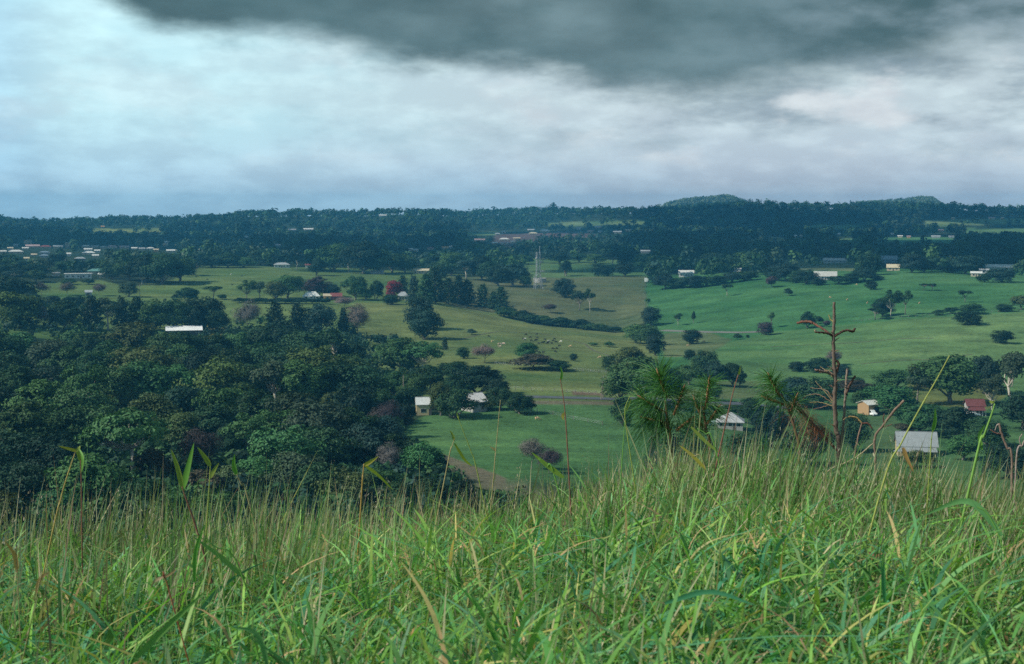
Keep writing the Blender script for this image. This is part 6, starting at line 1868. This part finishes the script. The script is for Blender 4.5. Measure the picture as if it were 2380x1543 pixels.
# ------------------------------------------------------------------ dead sapling, dry sticks, pine shoots
def dead_sapling():
    d = 9.0
    p = lambda x, y, dd=0.0: near_pt(x, y, d + dd)
    base = p(1952, 1060)
    foot = Vector((base.x, base.y, EYE + float(H(math.atan2(base.x, base.y), d)[0]) - 0.05))
    o = empty('dead_sapling', foot)
    tag(o, 'bare brown dead sapling with crossed upper branches standing in the grass', 'dead tree')
    def tb(name, pts, w0, w1, lump=0.10, col=(0.16, 0.085, 0.055), dd=0.0, k=8, foot0=False):
        P = [p(x, y, dd * i) - foot for i, (x, y) in enumerate(pts)]
        if foot0: P = [Vector((0, 0, 0))] + P
        S = smooth_pts(P, 9)
        m = len(S)
        rs = random.Random(len(pts) * 31 + int(pts[0][0]))
        R_ = [max(0.0012, 0.5 * PXM(d) * (w0 + (w1 - w0) * i / (m - 1)) * (1 + rs.uniform(-lump, lump))) for i in range(m)]
        S = [q + Vector((rs.uniform(-1, 1), rs.uniform(-1, 1), rs.uniform(-1, 1))) * 0.0024 for q in S]
        g = Geo()
        g.tube([tuple(q) for q in S], R_, k)
        return link(name, g.build('sapling_wood', [M_DEADBARK], True), o, color=col)
    tb('trunk', [(1950, 1045), (1944, 1000), (1940, 940), (1941, 880), (1938, 830), (1937, 780), (1939, 740), (1938, 702)], 12, 6, 0.09, (0.135, 0.10, 0.082), foot0=True)
    tb('second_trunk', [(1954, 1050), (1958, 1010), (1962, 960), (1966, 905), (1969, 857)], 7, 5, 0.08, (0.19, 0.145, 0.12), dd=0.02)
    br = (0.085, 0.05, 0.04)
    tb('branch', [(1938, 781), (1950, 775), (1964, 768), (1976, 769), (1983, 770), (1987, 764)], 6, 5, 0.15, br, 0.01)
    tb('branch', [(1936, 781), (1926, 775), (1912, 773), (1894, 772)], 6, 4, 0.15, br, -0.015)
    tb('branch', [(1929, 777), (1915, 766), (1900, 757), (1886, 749), (1870, 747), (1854, 750)], 5, 6, 0.15, (0.13, 0.06, 0.045), 0.03)
    tb('branch', [(1938, 840), (1945, 839), (1949, 846), (1946, 860), (1942, 872)], 6, 5, 0.2, br)
    tb('branch', [(1938, 872), (1922, 866), (1908, 862), (1894, 859)], 5, 5, 0.2, (0.22, 0.14, 0.11), -0.02)
    tb('branch', [(1967, 915), (1972, 900), (1980, 886), (1987, 874)], 6, 5, 0.2, br, 0.02)
    tb('branch', [(1939, 750), (1930, 742), (1926, 732)], 4, 2, 0.2, (0.2, 0.17, 0.06), 0.02)
    for k, pts in enumerate(([(1937, 932), (1922, 908), (1900, 903), (1884, 901)], [(1938, 936), (1918, 912), (1896, 886)], [(1938, 938), (1905, 918), (1878, 918), (1862, 930)],
                [(1938, 945), (1905, 935), (1880, 935)], [(1939, 940), (1915, 945), (1888, 952)], [(1937, 878), (1920, 862), (1906, 852)], [(1936, 870), (1922, 860), (1904, 868)], [(1960, 975), (1975, 968), (1990, 976), (1998, 984)])):
        tb('twig', pts, 2.6, 1.2, 0.15, (0.22, 0.17, 0.09) if k % 2 else (0.17, 0.11, 0.075), 0.04, 5)
    rq = random.Random(12)
    for k in range(13):
        y = rq.uniform(715, 1000)
        x = np.interp(y, [702, 780, 880, 1000], [1938, 1937, 1941, 1944])
        sg = rq.choice((-1, 1))
        L = rq.uniform(5, 17)
        tb('broken_twig', [(x, y), (x + sg * L * 0.6, y - L * 0.35), (x + sg * L, y - L * rq.uniform(0.2, 1.0))], 3.2, 1.0, 0.15, (0.17, 0.11, 0.08), rq.uniform(-0.02, 0.02), 5)
    tb('dead_frond', [(1948, 1050), (1915, 1012), (1880, 976), (1858, 950), (1843, 940)], 5, 9, 0.3, (0.14, 0.065, 0.05), -0.03)
    # dry needles hanging from the fallen frond
    rs = np.random.RandomState(3)
    n = 380
    t = rs.uniform(0.2, 1, n)
    a, b = np.array(p(1930, 1030) - foot), np.array(p(1843, 940) - foot)
    B = a + (b - a) * t[:, None] + rs.normal(size=(n, 3)) * 0.018
    v, q, c = ribbons(B, rs.uniform(0.05, 0.14, n), rs.uniform(0, 6.28, n), rs.uniform(0.3, 1.6, n), rs.normal(0, .4, n), rs.uniform(0.0018, 0.003, n), rs.uniform(0, 3.1, n), np.ones((n, 3)), 3, 0.5, rs.uniform(0.8, 2.4, n))
    link('dry_needles', mesh('dry_needles', v, q, [M_NEEDLE]), o, color=(0.20, 0.09, 0.055))
dead_sapling()

def stick(d, pts, side, w0, w1, label, col=(0.2, 0.13, 0.1)):
    P = [near_pt(x, y, d) for x, y in pts]
    foot = Vector((P[0].x, P[0].y, EYE + float(H(math.atan2(P[0].x, P[0].y), d)[0]) - 0.04))
    o = empty('dead_stick', foot)
    tag(o, label, 'dead branch')
    rs = random.Random(int(pts[0][0]))
    def tb(name, P, w0, w1, c):
        S = smooth_pts(P, 8)
        g = Geo()
        m = len(S)
        g.tube([tuple(q + Vector((rs.uniform(-1, 1), rs.uniform(-1, 1), rs.uniform(-1, 1))) * 0.0015) for q in S], [0.5 * PXM(d) * (w0 + (w1 - w0) * i / (m - 1)) * 0.7 * (1 + rs.uniform(-.1, .1)) for i in range(m)], 7)
        link(name, g.build('stick_wood', [M_DEADBARK], True), o, color=c)
    tb('main_stem', [Vector((0, 0, 0))] + [p - foot for p in P], w0, w1, col)
    for s, a, b, c in side:
        tb('branch', [near_pt(x, y, d) - foot for x, y in s], a, b, c)
stick(8.5, [(2035, 1085), (2033, 1020), (2055, 985), (2078, 955), (2101, 931)], [([(2052, 992), (2062, 990), (2074, 986)], 5, 3, (0.1, 0.055, 0.045)), ([(2055, 988), (2053, 972), (2055, 962)], 4, 3, (0.1, 0.055, 0.045))], 8, 8, 'crooked dead stick forking upward between the sapling and the grey roof', (0.19, 0.13, 0.10))
stick(8.6, [(1985, 1090), (1994, 1020), (2004, 982)], [([(2004, 984), (1990, 970), (1972, 968)], 5, 5, (0.3, 0.2, 0.08)), ([(2004, 984), (2018, 984), (2028, 997)], 6, 5, (0.11, 0.05, 0.04))], 6, 5, 'dead stem topped by two drooping arms beside the sapling')
stick(8.0, [(2352, 1080), (2340, 1040), (2328, 1008), (2322, 984)], [([(2327, 1008), (2314, 1006), (2302, 998)], 5, 4, (0.12, 0.06, 0.05)), ([(2322, 985), (2316, 990), (2313, 1000)], 5, 3, (0.3, 0.26, 0.24))], 8, 7, 'hooked dead stick near the picture edge', (0.19, 0.13, 0.105))
stick(8.0, [(2362, 1075), (2376, 1035), (2388, 1015)], [([(2374, 1040), (2370, 1020), (2376, 1008)], 4, 3, (0.25, 0.2, 0.18))], 6, 5, 'grey dead twig cut by the picture edge', (0.28, 0.22, 0.20))
stick(8.3, [(1905, 1120), (1985, 1066), (2030, 1030)], [], 7, 4, 'pale leaning stick crossing low in front of the sapling', (0.30, 0.25, 0.16))

def pine_shoots(d, stem, tufts, label, seed):
    rs = np.random.RandomState(seed)
    P = [near_pt(x, y, d) for x, y in stem]
    foot = Vector((P[0].x, P[0].y, EYE + float(H(math.atan2(P[0].x, P[0].y), d)[0]) - 0.04))
    o = empty('pine_seedling', foot)
    tag(o, label, 'pine seedling')
    S = smooth_pts([Vector((0, 0, 0))] + [p - foot for p in P], 8)
    g = Geo()
    g.tube([tuple(q) for q in S], [0.5 * PXM(d) * (8 - 3 * i / (len(S) - 1)) for i in range(len(S))], 8)
    link('stem', g.build('pine_stem', [M_DEADBARK], True), o, color=(0.13, 0.075, 0.045))
    for (x0, y0), (x1, y1), reach, n, c in tufts:
        a, b = near_pt(x0, y0, d) - foot, near_pt(x1, y1, d) - foot
        ax = (b - a).normalized()
        bud = Geo()
        bud.tube([tuple(a), tuple(a.lerp(b, .6)), tuple(b), tuple(b + ax * 0.035)], [0.007, 0.008, 0.007, 0.002], 7)
        link('shoot', bud.build('pine_shoot', [M_DEADBARK], True), o, color=(0.24, 0.12, 0.06))
        t = rs.uniform(0, 1, n) ** 0.8
        A, Bv = np.array(a), np.array(b)
        base = A + (Bv - A) * t[:, None]
        out = rs.normal(size=(n, 3))
        axv = np.array(ax)
        out -= (out @ axv)[:, None] * axv
        out = unit(out)
        fwd = (0.15 + 1.1 * t ** 1.5 + rs.normal(0, 0.35, n))[:, None]
        dv = unit(out + axv * fwd)
        L = 0.92 * reach * PXM(d) * rs.uniform(0.55, 1.15, n)
        seg = 4
        tt = np.linspace(0, 1, seg + 1)
        droop = rs.uniform(0.10, 0.75, n)
        c_ = base[:, None, :] + dv[:, None, :] * (L[:, None] * tt)[..., None]
        c_[..., 2] -= (droop * L)[:, None] * tt ** 2
        side = unit(np.cross(dv, np.array([0.0, -1.0, 0.2]) + rs.normal(size=(n, 3)) * 0.3))
        ww = (0.00125 * (1 - 0.7 * tt ** 3))[None, :, None]
        v = np.stack([c_ - side[:, None, :] * ww, c_ + side[:, None, :] * ww], 2).reshape(-1, 3)
        k = 2 * (seg + 1)
        q = ((np.arange(n) * k)[:, None, None] + (np.arange(seg) * 2)[None, :, None] + np.array([0, 1, 3, 2])[None, None, :]).reshape(-1, 4)
        link('needle_tuft', mesh('needle_tuft', v, q, [M_NEEDLE]), o, color=c)
NG, ND = (0.062, 0.18, 0.048), (0.04, 0.12, 0.04)
pine_shoots(8.5, [(1560, 1050), (1552, 985), (1546, 930)], [((1550, 925), (1530, 868), 96, 330, NG), ((1548, 960), (1492, 925), 92, 210, NG), ((1556, 985), (1502, 972), 84, 170, ND), ((1566, 965), (1588, 905), 66, 170, ND), ((1560, 1000), (1540, 985), 78, 150, ND), ((1572, 1000), (1604, 975), 60, 120, ND)], 'tall green pine seedling with big needle tuft before the roadside trees', 41)
pine_shoots(8.8, [(1650, 1050), (1642, 1000), (1634, 945)], [((1640, 950), (1648, 885), 66, 230, NG), ((1632, 975), (1615, 930), 62, 160, ND), ((1644, 985), (1668, 950), 56, 120, ND), ((1640, 1005), (1628, 985), 60, 110, ND)], 'smaller pine seedling with drooping needle tuft close behind the big one', 42)
pine_shoots(8.7, [(1858, 1060), (1848, 1000), (1832, 950), (1815, 915)], [((1812, 922), (1790, 878), 66, 250, NG), ((1822, 940), (1782, 925), 54, 110, ND), ((1836, 960), (1850, 925), 54, 120, ND)], 'slanting pine seedling tuft beside the dead sapling', 43)

# ------------------------------------------------------------------ air: one even box of haze round everything
def haze():
    v = [(x, y, z) for z in (-1.0 + float(GZ.min()) + EYE, EYE + 60.0) for y in (-5800.0, 5800.0) for x in (-5800.0, 5800.0)]
    f = [(0, 2, 3, 1), (4, 5, 7, 6), (0, 1, 5, 4), (2, 6, 7, 3), (0, 4, 6, 2), (1, 3, 7, 5)]
    m = bpy.data.materials.new('haze_air')
    m.use_nodes = True
    n = m.node_tree.nodes
    n.clear()
    out = n.new('ShaderNodeOutputMaterial')
    pv = n.new('ShaderNodeVolumePrincipled')
    pv.inputs['Color'].default_value = (0.10, 0.50, 0.88, 1)
    pv.inputs['Density'].default_value = 0.000135
    pv.inputs['Anisotropy'].default_value = 0.0
    m.node_tree.links.new(pv.outputs[0], out.inputs['Volume'])
    o = link('haze', mesh('haze', v, f, [m]))
    tag(o, 'thin bluish haze in the air over the valley', 'haze', None, 'stuff')
haze()
